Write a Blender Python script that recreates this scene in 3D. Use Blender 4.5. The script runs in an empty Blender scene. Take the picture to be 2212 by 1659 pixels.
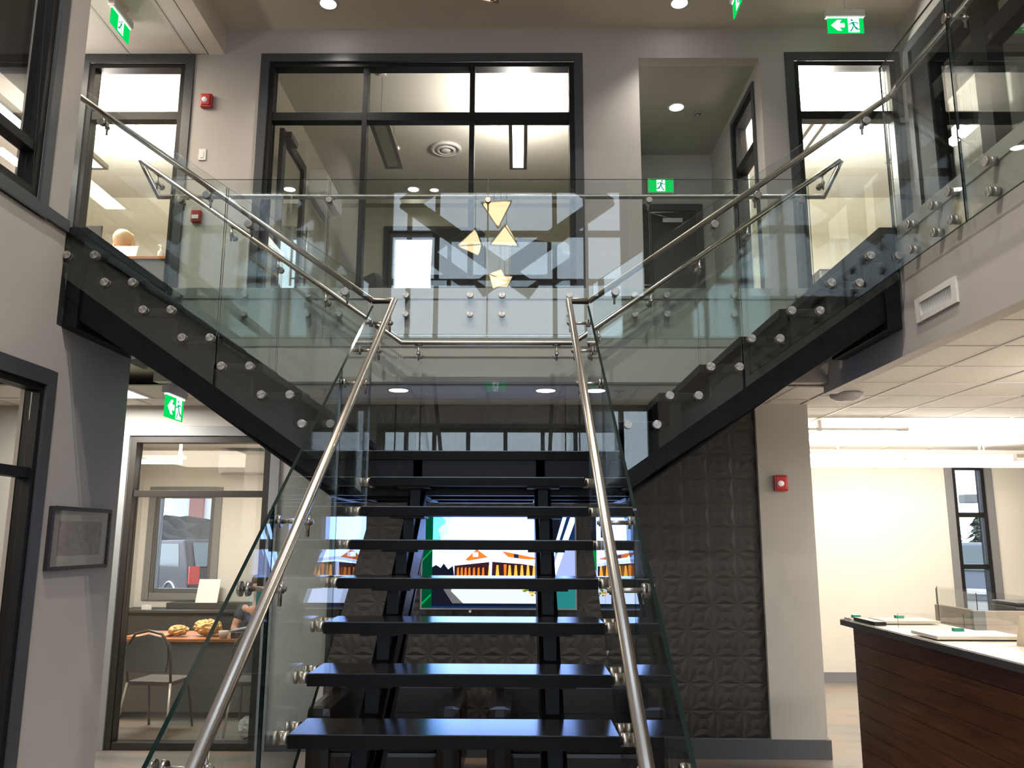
import bpy, bmesh, math, random
from mathutils import Vector, Matrix
random.seed(7)
PI = math.pi
S = bpy.context.scene
COL = S.collection

# ------------------------------------------------------------------ camera
cam_d = bpy.data.cameras.new('camera'); cam = bpy.data.objects.new('camera', cam_d); COL.objects.link(cam)
cam_d.sensor_width = 36.0; cam_d.lens = 36.0 * 1789.0 / 2212.0; cam_d.clip_start = 0.05; cam_d.clip_end = 300
def cam_matrix(pitch, yaw, roll):
    cp, sp, cy, sy = math.cos(pitch), math.sin(pitch), math.cos(yaw), math.sin(yaw)
    f = Vector((sy*cp, cy*cp, sp)); r = Vector((cy, -sy, 0)); u = r.cross(f)
    cr, sr = math.cos(roll), math.sin(roll)
    R_ = cr*r + sr*u; U_ = -sr*r + cr*u
    return Matrix((R_, U_, -f)).transposed().to_4x4()
cam.matrix_world = Matrix.Translation((0, 0, 1.768)) @ cam_matrix(.1843, -.0087, .0035)
S.camera = cam

# ------------------------------------------------------------------ world, exposure
W = bpy.data.worlds.new('overcast_sky'); S.world = W; W.use_nodes = True
bg = W.node_tree.nodes['Background']; bg.inputs[0].default_value = (.72, .84, 1.0, 1); bg.inputs[1].default_value = 4.4
S.view_settings.view_transform = 'Standard'; S.view_settings.look = 'None'
S.view_settings.exposure = 0.12; S.view_settings.gamma = 1.0; S.view_settings.use_curve_mapping = False
try:
    S.cycles.use_denoising = True
    S.cycles.max_bounces = 12; S.cycles.transparent_max_bounces = 24; S.cycles.glossy_bounces = 6
    S.cycles.sample_clamp_indirect = 8.0
    S.cycles.caustics_reflective = False; S.cycles.caustics_refractive = False
except Exception:
    pass

# ------------------------------------------------------------------ lights
def area(name, loc, sx, sy, power, col=(1, .93, .82), rot=(0, 0, 0)):
    d = bpy.data.lights.new(name, 'AREA'); d.shape = 'RECTANGLE'; d.size = sx; d.size_y = sy; d.energy = power; d.color = col
    o = bpy.data.objects.new(name, d); o.location = loc; o.rotation_euler = rot; COL.objects.link(o); return o
def spot(name, loc, power, ang=95, blend=.6, col=(1, .95, .9), rad=.05):
    d = bpy.data.lights.new(name, 'SPOT'); d.energy = power; d.spot_size = math.radians(ang); d.spot_blend = blend; d.color = col; d.shadow_soft_size = rad
    o = bpy.data.objects.new(name, d); o.location = loc; COL.objects.link(o); return o
UP = (PI, 0, 0)
WARM = (1, .86, .70); NEUT = (1, .94, .86); COOL = (.88, .93, 1)

# ------------------------------------------------------------------ materials
MATS = {}
def mat(name, col, rough=.5, metal=0., spec=.5, noise=0., nscale=8., bump=0., emit=None, estr=0., coat=0., stretch=None, aniso=0.):
    if name in MATS: return MATS[name]
    m = bpy.data.materials.new(name); m.use_nodes = True; nt = m.node_tree; b = nt.nodes['Principled BSDF']
    b.inputs['Base Color'].default_value = (*col, 1); b.inputs['Roughness'].default_value = rough; b.inputs['Metallic'].default_value = metal
    b.inputs['Specular IOR Level'].default_value = spec; b.inputs['Coat Weight'].default_value = coat; b.inputs['Coat Roughness'].default_value = .1
    if emit is not None:
        b.inputs['Emission Color'].default_value = (*emit, 1); b.inputs['Emission Strength'].default_value = estr
    if noise or bump:
        tc = nt.nodes.new('ShaderNodeTexCoord'); mp = nt.nodes.new('ShaderNodeMapping'); nz = nt.nodes.new('ShaderNodeTexNoise')
        nz.inputs['Scale'].default_value = nscale; nz.inputs['Detail'].default_value = 4
        if stretch: mp.inputs['Scale'].default_value = stretch
        nt.links.new(tc.outputs['Object'], mp.inputs[0]); nt.links.new(mp.outputs[0], nz.inputs['Vector'])
        if noise:
            rp = nt.nodes.new('ShaderNodeValToRGB'); e = rp.color_ramp.elements
            e[0].position = .3; e[1].position = .7
            e[0].color = (*[max(0, c*(1-noise)) for c in col], 1); e[1].color = (*[min(1, c*(1+noise)) for c in col], 1)
            nt.links.new(nz.outputs['Fac'], rp.inputs[0]); nt.links.new(rp.outputs[0], b.inputs['Base Color'])
        if bump:
            bp = nt.nodes.new('ShaderNodeBump'); bp.inputs['Strength'].default_value = bump; bp.inputs['Distance'].default_value = .01
            nt.links.new(nz.outputs['Fac'], bp.inputs['Height']); nt.links.new(bp.outputs[0], b.inputs['Normal'])
    MATS[name] = m; return m
def emis(name, col, st):
    if name in MATS: return MATS[name]
    m = bpy.data.materials.new(name); m.use_nodes = True; nt = m.node_tree; nt.nodes.clear()
    e = nt.nodes.new('ShaderNodeEmission'); e.inputs[0].default_value = (*col, 1); e.inputs[1].default_value = st
    o = nt.nodes.new('ShaderNodeOutputMaterial'); nt.links.new(e.outputs[0], o.inputs[0]); MATS[name] = m; return m
def glass(name, tint, refl=1.0):
    """flat sheet glass: tinted transmission plus Schlick reflection on each face"""
    m = bpy.data.materials.new(name); m.use_nodes = True; nt = m.node_tree; nt.nodes.clear(); N = nt.nodes.new; L = nt.links.new
    g = N('ShaderNodeNewGeometry'); d = N('ShaderNodeVectorMath'); d.operation = 'DOT_PRODUCT'
    L(g.outputs['Normal'], d.inputs[0]); L(g.outputs['Incoming'], d.inputs[1])
    def mth(op, a, b=None):
        n = N('ShaderNodeMath'); n.operation = op
        for i, v in enumerate((a, b)):
            if v is None: continue
            if isinstance(v, (int, float)): n.inputs[i].default_value = v
            else: L(v, n.inputs[i])
        return n.outputs[0]
    c = mth('ABSOLUTE', d.outputs['Value']); k = mth('SUBTRACT', 1.0, c); p = mth('POWER', k, 5.0)
    f = mth('ADD', mth('MULTIPLY', p, .955), .045*refl)
    t = N('ShaderNodeBsdfTransparent'); t.inputs[0].default_value = (*tint, 1)
    s = N('ShaderNodeBsdfGlossy'); s.inputs['Roughness'].default_value = 0.0; s.inputs[0].default_value = (1, 1, 1, 1)
    mx = N('ShaderNodeMixShader'); L(f, mx.inputs[0]); L(t.outputs[0], mx.inputs[1]); L(s.outputs[0], mx.inputs[2])
    o = N('ShaderNodeOutputMaterial'); L(mx.outputs[0], o.inputs[0]); MATS[name] = m; return m
def steel(name, axis=None):
    m = bpy.data.materials.new(name); m.use_nodes = True; nt = m.node_tree; b = nt.nodes['Principled BSDF']
    b.inputs['Base Color'].default_value = (.47, .435, .395, 1); b.inputs['Metallic'].default_value = 1; b.inputs['Roughness'].default_value = .27
    if axis:
        b.inputs['Anisotropic'].default_value = .85; b.inputs['Roughness'].default_value = .33
        t = nt.nodes.new('ShaderNodeTangent'); t.direction_type = 'RADIAL'; t.axis = axis; nt.links.new(t.outputs[0], b.inputs['Tangent'])
    MATS[name] = m; return m
wallp = mat('wall_paint', (.49, .455, .425), .6, noise=.02, nscale=3)
wallg = mat('wall_paint_cool', (.50, .49, .46), .6, noise=.02, nscale=3)
cream = mat('office_paint', (.68, .65, .58), .65, noise=.02, nscale=3)
ceilp = mat('ceiling_paint', (.74, .665, .575), .8, noise=.015, nscale=4)
tilew = mat('ceiling_tile_white', (.72, .68, .62), .9, noise=.05, nscale=60, bump=.05)
gridw = mat('ceiling_grid', (.60, .57, .53), .6)
trimg = mat('slate_trim', (.062, .065, .072), .38, spec=.4)
trimL = mat('pale_grey_trim', (.30, .31, .31), .4)
blackf = mat('black_frame', (.009, .0085, .0085), .45, spec=.25)
steelb = mat('black_steel', (.006, .006, .007), .42, spec=.18, noise=.2, nscale=20)
treadm = mat('tread_edge', (.005, .005, .0055), .5, spec=.12)
treadt = mat('tread_top', (.008, .0075, .0075), .17, spec=.9)
stain = steel('stainless'); discX = steel('stainless_disc_x', 'X'); discY = steel('stainless_disc_y', 'Y')
glz = glass('rail_glass', (.925, .955, .945)); pane = glass('window_glass', (.965, .97, .965))
gedge = mat('glass_edge', (.004, .014, .013), .06, spec=.6)
white = mat('white_plastic', (.75, .74, .72), .4); offw = mat('white_paint', (.72, .70, .66), .5)
redp = mat('alarm_red', (.45, .02, .025), .3); clearl = mat('strobe_lens', (.85, .85, .83), .1, emit=(1, 1, 1), estr=.25)
wood = mat('walnut', (.085, .029, .011), .42, spec=.3, noise=.45, nscale=6, stretch=(1, .35, 9))
orangew = mat('desk_top_wood', (.42, .17, .06), .4, noise=.15, nscale=5, stretch=(.4, 3, 3))
greyd = mat('desk_panel_grey', (.14, .14, .13), .5)
leather = mat('brown_leather', (.008, .0052, .0036), .24, spec=.3, noise=.25, nscale=30, bump=.03)
black = mat('black_plastic', (.012, .012, .013), .4); darkfab = mat('charcoal_fabric', (.035, .037, .042), .9)
silver = mat('silver_metal', (.55, .55, .54), .35, metal=1)
panelm = mat('relief_panel', (.036, .028, .022), .45)
green = emis('sign_green', (.0, .62, .10), 1.1); signw = emis('sign_white', (.92, 1, .95), 1.6)
lampw = emis('lamp_diffuser', (1, .96, .90), 9.0); downl = emis('downlight_lens', (1, .96, .90), 14.0); tubew = emis('tube_diffuser', (1, .95, .88), 10.0)
GREEN_EDGE = gedge

# ------------------------------------------------------------------ mesh builder
class MB:
    def __init__(s): s.v = []; s.f = []; s.mi = []; s.sm = []
    def add(s, vs, fs, mi=0, smooth=False):
        b = len(s.v); s.v += [tuple(v) for v in vs]
        for f in fs: s.f.append([i+b for i in f]); s.mi.append(mi); s.sm.append(smooth)
        return s
    def box(s, x0, x1, y0, y1, z0, z1, mi=0):
        x0, x1 = min(x0, x1), max(x0, x1); y0, y1 = min(y0, y1), max(y0, y1); z0, z1 = min(z0, z1), max(z0, z1)
        v = [(x0,y0,z0),(x1,y0,z0),(x1,y1,z0),(x0,y1,z0),(x0,y0,z1),(x1,y0,z1),(x1,y1,z1),(x0,y1,z1)]
        return s.add(v, [(0,3,2,1),(4,5,6,7),(0,1,5,4),(1,2,6,5),(2,3,7,6),(3,0,4,7)], mi)
    def prism(s, poly, axis, a, b, mi=0, mi_side=None):
        """poly in the two other axes (in order X,Y,Z without axis), extruded from a to b"""
        n = len(poly)
        def P(p, t): return {'X': (t, p[0], p[1]), 'Y': (p[0], t, p[1]), 'Z': (p[0], p[1], t)}[axis]
        v = [P(p, a) for p in poly] + [P(p, b) for p in poly]
        s.add(v, [list(range(n))[::-1], list(range(n, 2*n))], mi)
        s.add(v, [(i, (i+1) % n, n+(i+1) % n, n+i) for i in range(n)], mi if mi_side is None else mi_side); return s
    def cyl(s, p0, p1, r, seg=14, r1=None, cap=True, mi=0, smooth=True):
        p0, p1 = Vector(p0), Vector(p1); d = (p1-p0).normalized(); r1 = r if r1 is None else r1
        a = d.orthogonal().normalized(); b = d.cross(a)
        v = []
        for p, rr in ((p0, r), (p1, r1)):
            v += [p + (a*math.cos(2*PI*i/seg) + b*math.sin(2*PI*i/seg))*rr for i in range(seg)]
        s.add(v, [(i, (i+1) % seg, seg+(i+1) % seg, seg+i) for i in range(seg)], mi, smooth)
        if cap: s.add(v, [list(range(seg))[::-1], list(range(seg, 2*seg))], mi)
        return s
    def tube(s, pts, r, seg=14, mi=0):
        pts = [Vector(p) for p in pts]; n = len(pts); rings = []
        d0 = (pts[1]-pts[0]).normalized(); a = d0.orthogonal().normalized()
        for i, p in enumerate(pts):
            di = (pts[i]-pts[i-1]).normalized() if i else (pts[1]-pts[0]).normalized()
            do = (pts[i+1]-pts[i]).normalized() if i < n-1 else di
            t = (di+do).normalized() if (di+do).length > 1e-6 else di
            # carry ring from the previous by projection along di onto the mitre plane
            if i == 0: ring = [p + (a*math.cos(2*PI*k/seg) + d0.cross(a)*math.sin(2*PI*k/seg))*r for k in range(seg)]
            else:
                ring = []
                for q in rings[-1]:
                    den = di.dot(t); tt = (p-q).dot(t)/den; ring.append(q + di*tt)
            rings.append(ring)
        v = [q for rg in rings for q in rg]
        for i in range(n-1):
            s.add([], [], mi)
        b = len(s.v); s.v += [tuple(q) for q in v]
        for i in range(n-1):
            for k in range(seg):
                s.f.append([b+i*seg+k, b+i*seg+(k+1) % seg, b+(i+1)*seg+(k+1) % seg, b+(i+1)*seg+k]); s.mi.append(mi); s.sm.append(True)
        for ring0, rev in ((0, True), (n-1, False)):
            idx = [b+ring0*seg+k for k in range(seg)]; s.f.append(idx[::-1] if rev else idx); s.mi.append(mi); s.sm.append(False)
        return s
    def lathe(s, c, prof, axis='Z', seg=24, mi=0, smooth=True):
        """prof: list of (r, t) along axis"""
        v = []
        for r, t in prof:
            for i in range(seg):
                x, y = r*math.cos(2*PI*i/seg), r*math.sin(2*PI*i/seg)
                v.append({'Z': (c[0]+x, c[1]+y, c[2]+t), 'Y': (c[0]+x, c[1]+t, c[2]+y), 'X': (c[0]+t, c[1]+x, c[2]+y)}[axis])
        n = len(prof)
        s.add(v, [(j*seg+i, j*seg+(i+1) % seg, (j+1)*seg+(i+1) % seg, (j+1)*seg+i) for j in range(n-1) for i in range(seg)], mi, smooth)
        s.add(v, [list(range(seg))[::-1], list(range((n-1)*seg, n*seg))], mi); return s
    def ell(s, c, rx, ry, rz, seg=16, rings=10, mi=0, jit=0.):
        v = []; fs = []
        for j in range(rings+1):
            th = PI*j/rings
            for i in range(seg):
                k = 1 + (random.uniform(-jit, jit) if jit else 0)
                v.append((c[0]+rx*k*math.sin(th)*math.cos(2*PI*i/seg), c[1]+ry*k*math.sin(th)*math.sin(2*PI*i/seg), c[2]+rz*k*math.cos(th)))
        for j in range(rings):
            for i in range(seg): fs.append((j*seg+i, (j+1)*seg+i, (j+1)*seg+(i+1) % seg, j*seg+(i+1) % seg))
        return s.add(v, fs, mi, not jit)

def obj(name, mb, mats, parent=None, bevel=0., kind=None, label=None, fix=True):
    me = bpy.data.meshes.new(name)
    off = Vector((0, 0, 0)); q = parent
    while q is not None: off += q.location; q = q.parent
    me.from_pydata([tuple(Vector(v)-off) for v in mb.v], [], mb.f)
    ms = mats if isinstance(mats, (list, tuple)) else [mats]
    for m in ms: me.materials.append(m)
    me.polygons.foreach_set('material_index', mb.mi); me.polygons.foreach_set('use_smooth', mb.sm)
    bm = bmesh.new(); bm.from_mesh(me); bmesh.ops.remove_doubles(bm, verts=bm.verts, dist=1e-5)
    if fix: bmesh.ops.recalc_face_normals(bm, faces=bm.faces)
    if bevel:
        bmesh.ops.bevel(bm, geom=[e for e in bm.edges if len(e.link_faces) == 2 and e.calc_face_angle(0) > .6], offset=bevel, segments=2, profile=.7, affect='EDGES')
    bm.to_mesh(me); bm.free(); me.update()
    o = bpy.data.objects.new(name, me); COL.objects.link(o)
    if parent is not None: o.parent = parent
    if kind: o['kind'] = kind
    if label: o['label'] = label
    return o
def tag(o, label, cat, group=None, kind=None):
    o['label'] = label; o['category'] = cat
    if group: o['group'] = group
    if kind: o['kind'] = kind
    return o
def thing(name, label, cat, loc=(0, 0, 0), group=None, kind=None):
    o = bpy.data.objects.new(name, None); COL.objects.link(o); o.location = loc; o.empty_display_size = .1
    return tag(o, label, cat, group, kind)
def struct(name, mb, mats, label, cat='wall', bevel=0.):
    return tag(obj(name, mb, mats, None, bevel), label, cat, None, 'structure')
def dup(src, loc, rz=0, label=None):
    r = src.copy(); COL.objects.link(r); r.location = loc; r.rotation_euler = (0, 0, rz)
    if label: r['label'] = label
    for ch in list(src.children):
        c = ch.copy(); COL.objects.link(c); c.parent = r
        for g in ch.children:
            d = g.copy(); COL.objects.link(d); d.parent = c
    return r
def part_copy(src, loc, parent):
    """copy of a part whose mesh is modelled round its own origin; loc in world"""
    o = src.copy(); COL.objects.link(o); o.parent = parent; o.location = Vector(loc) - (parent.location if parent else Vector()); return o

def holed(plane, c0, c1, u0, u1, v0, v1, holes=(), mi=0, mb=None):
    """slab between c0 and c1 on an axis; rect (u,v) minus rectangular holes (u0,u1,v0,v1)"""
    mb = mb or MB()
    us = sorted({u0, u1, *[min(max(h[i], u0), u1) for h in holes for i in (0, 1)]}); vs = sorted({v0, v1, *[min(max(h[i], v0), v1) for h in holes for i in (2, 3)]})
    for a, b in zip(us, us[1:]):
        run = None
        for c, d in zip(vs, vs[1:]):
            m = ((a+b)/2, (c+d)/2)
            inside = any(h[0] < m[0] < h[1] and h[2] < m[1] < h[3] for h in holes)
            if inside:
                if run: _slab(mb, plane, c0, c1, a, b, *run, mi); run = None
            else: run = (run[0] if run else c, d)
        if run: _slab(mb, plane, c0, c1, a, b, *run, mi)
    return mb
def _slab(mb, plane, c0, c1, a, b, c, d, mi=0):
    if plane == 'Y': mb.box(a, b, c0, c1, c, d, mi)
    elif plane == 'X': mb.box(c0, c1, a, b, c, d, mi)
    else: mb.box(a, b, c, d, c0, c1, mi)

def window(name, label, plane, c, u0, u1, v0, v1, us=(), vs=(), face=-1, trim=.085, fw=.045, mw=.05, tw=.085, depth=.12, tm=None, fm=None, cat='window', panes=True, tdep=.02, bottom=True, gm=None, recess=.03):
    """casing + frame + mullions + panes. outer casing rect u0..u1 x v0..v1; face: direction of the viewer along the plane axis"""
    tm = tm or trimg; fm = fm or blackf; gm = gm or pane
    loc = {'Y': ((u0+u1)/2, c, v0), 'X': (c, (u0+u1)/2, v0)}[plane]
    t = thing(name, label, cat, loc, None, 'structure')
    iu0, iu1, iv1 = u0+trim, u1-trim, v1-trim; iv0 = v0+trim if bottom else v0
    f0, f1 = c, c+face*tdep
    m = MB()
    for a, b, cc, d in ((u0, iu0, v0, v1), (iu1, u1, v0, v1), (iu0, iu1, iv1, v1)) + (((iu0, iu1, v0, iv0),) if bottom else ()): _slab(m, plane, f0, f1, a, b, cc, d)
    obj('trim', m, tm, t, .003)
    g0, g1 = c-face*recess+face*.0, c-face*depth
    m = MB()
    for a, b, cc, d in ((iu0, iu0+fw, iv0, iv1), (iu1-fw, iu1, iv0, iv1), (iu0+fw, iu1-fw, iv1-fw, iv1), (iu0+fw, iu1-fw, iv0, iv0+fw)): _slab(m, plane, c, g1, a, b, cc, d)
    obj('frame', m, fm, t, .003)
    for u in us:
        m = MB(); _slab(m, plane, c-face*.012, g1, u-mw/2, u+mw/2, iv0+fw, iv1-fw); obj('mullion', m, fm, t, .002)
    cu = [iu0+fw] + list(us) + [iu1-fw]; cv = [iv0+fw] + [x for x in vs] + [iv1-fw]
    for v in vs:
        for i in range(len(cu)-1):
            a = cu[i] + (mw/2 if i else 0); b = cu[i+1] - (mw/2 if i < len(cu)-2 else 0)
            m = MB(); _slab(m, plane, c-face*.014, g1, a, b, v-tw/2, v+tw/2); obj('transom', m, fm, t, .002)
    if panes:
        gc = c-face*(depth*.55)
        for i in range(len(cu)-1):
            for j in range(len(cv)-1):
                a = cu[i] + (mw/2 if i else 0); b = cu[i+1] - (mw/2 if i < len(cu)-2 else 0)
                cc = cv[j] + (tw/2 if j else 0); d = cv[j+1] - (tw/2 if j < len(cv)-2 else 0)
                m = MB(); _slab(m, plane, gc-.003, gc+.003, a, b, cc, d); obj('pane', m, gm, t)
    return t

def sheet(plane, c, th, poly):
    """glass sheet: polygon in the plane, faces glass (slot 0), edges green (slot 1)"""
    m = MB(); m.prism(poly, plane, c-th/2, c+th/2, 0, 1); return m

exec_parts = []
# ==================================================================== LEVELS
ZF, ZL, ZC = 3.696, 2.94, 6.786          # upper floor, lower ceiling, atrium ceiling
XL, XR, XC = -2.84, 2.36, -.238          # atrium sides, centre line
YB, YW = 6.29, 7.5                       # balcony edge, upper back wall

# ==================================================================== FLOORS AND CEILINGS
def floor_mat():
    m = bpy.data.materials.new('polished_floor'); m.use_nodes = True; nt = m.node_tree; b = nt.nodes['Principled BSDF']; N = nt.nodes.new; L = nt.links.new
    tc = N('ShaderNodeTexCoord'); mp = N('ShaderNodeMapping'); mp.inputs['Scale'].default_value = (1.0, 2.6, 1)
    nz = N('ShaderNodeTexNoise'); nz.inputs['Scale'].default_value = 1.7; nz.inputs['Detail'].default_value = 5
    rp = N('ShaderNodeValToRGB'); e = rp.color_ramp.elements; e[0].position = .32; e[0].color = (.15, .145, .13, 1); e[1].position = .72; e[1].color = (.31, .20, .125, 1)
    k = e.new(.5); k.color = (.225, .205, .185, 1)
    L(tc.outputs['Object'], mp.inputs[0]); L(mp.outputs[0], nz.inputs['Vector']); L(nz.outputs['Fac'], rp.inputs[0]); L(rp.outputs[0], b.inputs['Base Color'])
    b.inputs['Roughness'].default_value = .28; return m
FLM = floor_mat()
struct('floor', MB().box(-6.6, 7.6, -2.2, 11.1, -.1, 0), FLM, 'stained concrete floor with brown and grey mottling', 'floor')
carpet = mat('upper_carpet', (.09, .085, .08), .95, noise=.2, nscale=40)
up = holed('Z', 3.05, ZF-.006, -6.6, 7.6, -2.2, 11.5, [(XL-.08, 2.38, -2.3, YB)])
struct('floor_upper', up, [wallp], 'grey slab edge of the upper floor around the open stairwell', 'floor')
struct('floor_upper_carpet', holed('Z', ZF-.006, ZF, -6.6, 7.6, -2.2, 11.5, [(XL-.02, 2.40, -2.3, YB+.02)]), carpet, 'dark carpet of the upper floor', 'floor')
# pale metal edge strip along the balcony
struct('trim_1', MB().box(XL, 2.38, YB-.012, YB, ZF-.075, ZF+.012).box(2.372, 2.384, -2.2, YB, ZF-.075, ZF+.012), mat('edge_strip', (.42, .40, .37), .35), 'pale strip along the upper floor edge behind the balcony glass', 'trim', .002)
# bulkhead lip below the slab at the balcony and at the right
struct('trim_2', MB().box(XL, 2.38, YB, YB+.10, 2.957, 3.05).box(2.38, 2.48, -2.2, YB+.10, 2.885, 3.05), wallp, 'painted bulkhead below the upper floor edge', 'trim')
struct('ceiling', MB().box(-2.94, 3.78, 5.35, YW, ZC, ZC+.1).box(-2.94, 3.78, 5.25, 5.35, ZC, 8.7).box(-2.94, 3.78, -2.2, 5.35, 8.6, 8.7), ceilp, 'beige grey ceiling above the stairwell', 'ceiling')
struct('trim_3', MB().box(-3.10, -2.94, -2.2, YW, 6.505, 8.7), ceilp, 'ceiling bulkhead between the stairwell and the left corridor', 'trim')

def tile_ceiling(name, label, x0, x1, y0, y1, z, nx0, sx=.61, sy=.61, ny0=0., mats=(tilew, gridw), skip=()):
    t = thing(name, label, 'ceiling', ((x0+x1)/2, (y0+y1)/2, z), None, 'structure')
    g = MB(); xs = [nx0+i*sx for i in range(-40, 60) if x0-sx < nx0+i*sx < x1]; ys = [ny0+i*sy for i in range(-40, 60) if y0-sy < ny0+i*sy < y1]
    for x in xs:
        if x0 < x < x1: g.box(x-.012, x+.012, y0, y1, z-.004, z+.012)
    for y in ys:
        if y0 < y < y1: g.box(x0, x1, y-.012, y+.012, z-.003, z+.012)
    obj('grid', g, mats[1], t)
    proto = None
    for x in xs:
        for y in ys:
            a, b, c, d = max(x, x0)+.013, min(x+sx, x1)-.013, max(y, y0)+.013, min(y+sy, y1)-.013
            if b-a < .03 or d-c < .03: continue
            if any(s[0] < (a+b)/2 < s[1] and s[2] < (c+d)/2 < s[3] for s in skip): continue
            obj('tile', MB().box(a, b, c, d, z+.001, z+.012), mats[0], t)
    return t
tile_ceiling('ceiling_lower_right', 'white tile ceiling over the reception area', 2.48, 7.4, 3.0, 10.94, ZL, 2.345, ny0=.10)
tile_ceiling('ceiling_lower_back', 'white tile ceiling below the balcony', -5.6, 2.48, YB+.10, 7.45, ZL, -2.10, ny0=6.38)
tile_ceiling('ceiling_upper_left', 'tile ceiling of the upper left corridor', -5.8, -3.10, 4.0, YW, 6.506, -3.29, ny0=.2, sy=1.22)
struct('ceiling_rest', MB().box(-6.6, XL-.16, -2.2, 5.9, ZL+.0, 3.05).box(2.48, 7.6, -2.2, 3.0, ZL, 3.05).box(-6.6, 7.6, -2.2, 11.5, 8.7, 8.8)
       .box(-6.6, -3.10, -2.2, 4.0, 6.55, 6.65).box(3.85, 7.6, -2.2, YW, 6.62, 6.72), offw, 'plain ceilings of the side rooms', 'ceiling')

# ==================================================================== WALLS
# left wall: lower part runs to Y 5.9, upper part ends at Y 4.9
struct('wall_left', holed('X', XL-.15, XL, -2.2, 5.9, 0, 3.05, [(2.6, 4.87, 0, 2.68)], mb=holed('X', XL-.15, XL, -2.2, 4.905, 3.05, 8.7, [(1.2, 4.57, 3.72, 6.25)])),
       wallp, 'warm grey wall on the left of the stairwell', 'wall')
struct('wall_back_lower', holed('Y', 7.4, 7.55, -6.6, -1.64, 0, ZL+.1, [(-3.50, -2.22, 0, 2.665)]), wallg, 'pale grey wall beside the lower office window', 'wall')
col_ = MB().box(-1.64, 2.545, 7.30, 10.94, 0, ZL+.1).box(2.085, 2.545, 7.25, 7.30, 0, ZL+.1)
struct('wall_back', col_, mat('column_paint', (.47, .45, .40), .6), 'beige grey column beside the dark relief panel', 'wall')
struct('wall_back_upper', holed('Y', YW, YW+.15, -6.6, 7.6, ZF, 8.7, [(-4.36, -3.25, ZF, 6.48), (-2.55, .60, ZF, 6.48), (1.178, 2.375, ZF, 6.462), (2.64, 3.775, ZF, 6.49)]), wallp, 'grey upper wall behind the balcony', 'wall')
struct('wall_right_far', holed('Y', 10.94, 11.1, 2.4, 7.6, 0, 3.05, [(5.66, 6.10, .72, 2.74)]), cream, 'bright cream wall at the end of the reception area', 'wall')
struct('wall_shell', holed('Y', -2.4, -2.2, -6.6, 7.6, 0, 8.8, [(-2.44, 1.95, 0, 3.68), (-2.44, 1.95, 5.3, 8.28)], mb=MB().box(-6.75, -6.6, -2.4, 11.6, 0, 8.8).box(7.6, 7.75, -2.4, 11.6, 0, 8.8)
       .box(-6.75, 7.75, 11.5, 11.65, 6.9, 8.8).box(-6.6, -4.72, 7.55, 10.6, 0, 3.05).box(-2.02, -1.64, 7.55, 10.6, 0, 3.05)), wallp, 'outer walls of the building', 'wall')
# upper rooms
struct('wall_office_back', holed('Y', 10.4, 10.6, -4.72, -2.02, 0, 3.05, [(-4.52, -3.79, 1.10, 2.30)]), cream, 'cream back wall of the lower office', 'wall')
struct('ceiling_office', MB().box(-4.72, -2.02, 7.55, 10.4, 2.86, 3.0), offw, 'white ceiling of the lower office', 'ceiling')
struct('wall_office_left', MB().box(-4.74, -4.70, 7.55, 10.4, 0, 2.9).box(-2.06, -2.02, 7.55, 10.4, 0, 2.9), cream, 'cream side walls of the lower office', 'wall')
struct('wall_meeting', holed('Y', 11.3, 11.5, -6.6, 7.6, ZF, 6.9, [(-1.86, -1.00, ZF, 6.09)]),
       mat('meeting_paint', (.50, .47, .38), .65), 'beige walls of the glazed meeting room', 'wall')
for i_, (a_, b_) in enumerate(((-2.72, -2.60), (.95, 1.10))): struct('wall_meeting_' + ('left', 'right')[i_], MB().box(a_, b_, 7.65, 11.3, ZF, 6.62), MATS['meeting_paint'], ('left', 'right')[i_] + ' side wall of the meeting room', 'wall')
struct('trim_5', MB().box(-2.60, .95, 11.15, 11.3, 6.47, 6.62), MATS['meeting_paint'], 'boxed beam along the back of the meeting room ceiling', 'trim')
struct('ceiling_meeting', MB().box(-6.6, 1.1, 7.65, 11.3, 6.62, 6.75).box(2.53, 7.6, 7.65, 11.3, 6.62, 6.75), mat('room_ceiling', (.63, .60, .53), .8), 'beige ceilings of the upper rooms', 'ceiling')
struct('wall_corridor', MB().box(1.10, 1.178, 7.65, 11.3, ZF, 6.9).box(1.178, 2.375, 9.62, 9.8, ZF, 6.9), wallg, 'grey walls of the short corridor behind the balcony', 'wall')
struct('wall_corridor_right', holed('X', 2.375, 2.53, 7.65, 11.3, ZF, 6.9, [(7.78, 8.56, ZF, 6.28)]), wallg, 'grey right wall of the short corridor', 'wall')
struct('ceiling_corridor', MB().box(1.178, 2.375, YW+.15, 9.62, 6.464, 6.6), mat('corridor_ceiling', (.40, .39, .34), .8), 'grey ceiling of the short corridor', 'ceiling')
# baseboards
bbm = mat('baseboard_slate', (.085, .088, .095), .4)
struct('baseboard_back', MB().box(-1.64, 2.567, 7.228, 7.25, 0, .15).box(2.545, 2.567, 7.25, 9, 0, .15), bbm, 'dark slate baseboard under the relief panel and column', 'baseboard', .003)
struct('baseboard_right', MB().box(2.6, 7.4, 10.925, 10.94, 0, .128), mat('baseboard_grey', (.16, .165, .175), .4), 'grey baseboard along the bright far wall', 'baseboard', .003)
struct('baseboard_left', MB().box(-2.14, -1.66, 7.385, 7.4, 0, .13), bbm, 'slate baseboard between the office window and the relief panel', 'baseboard')

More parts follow.
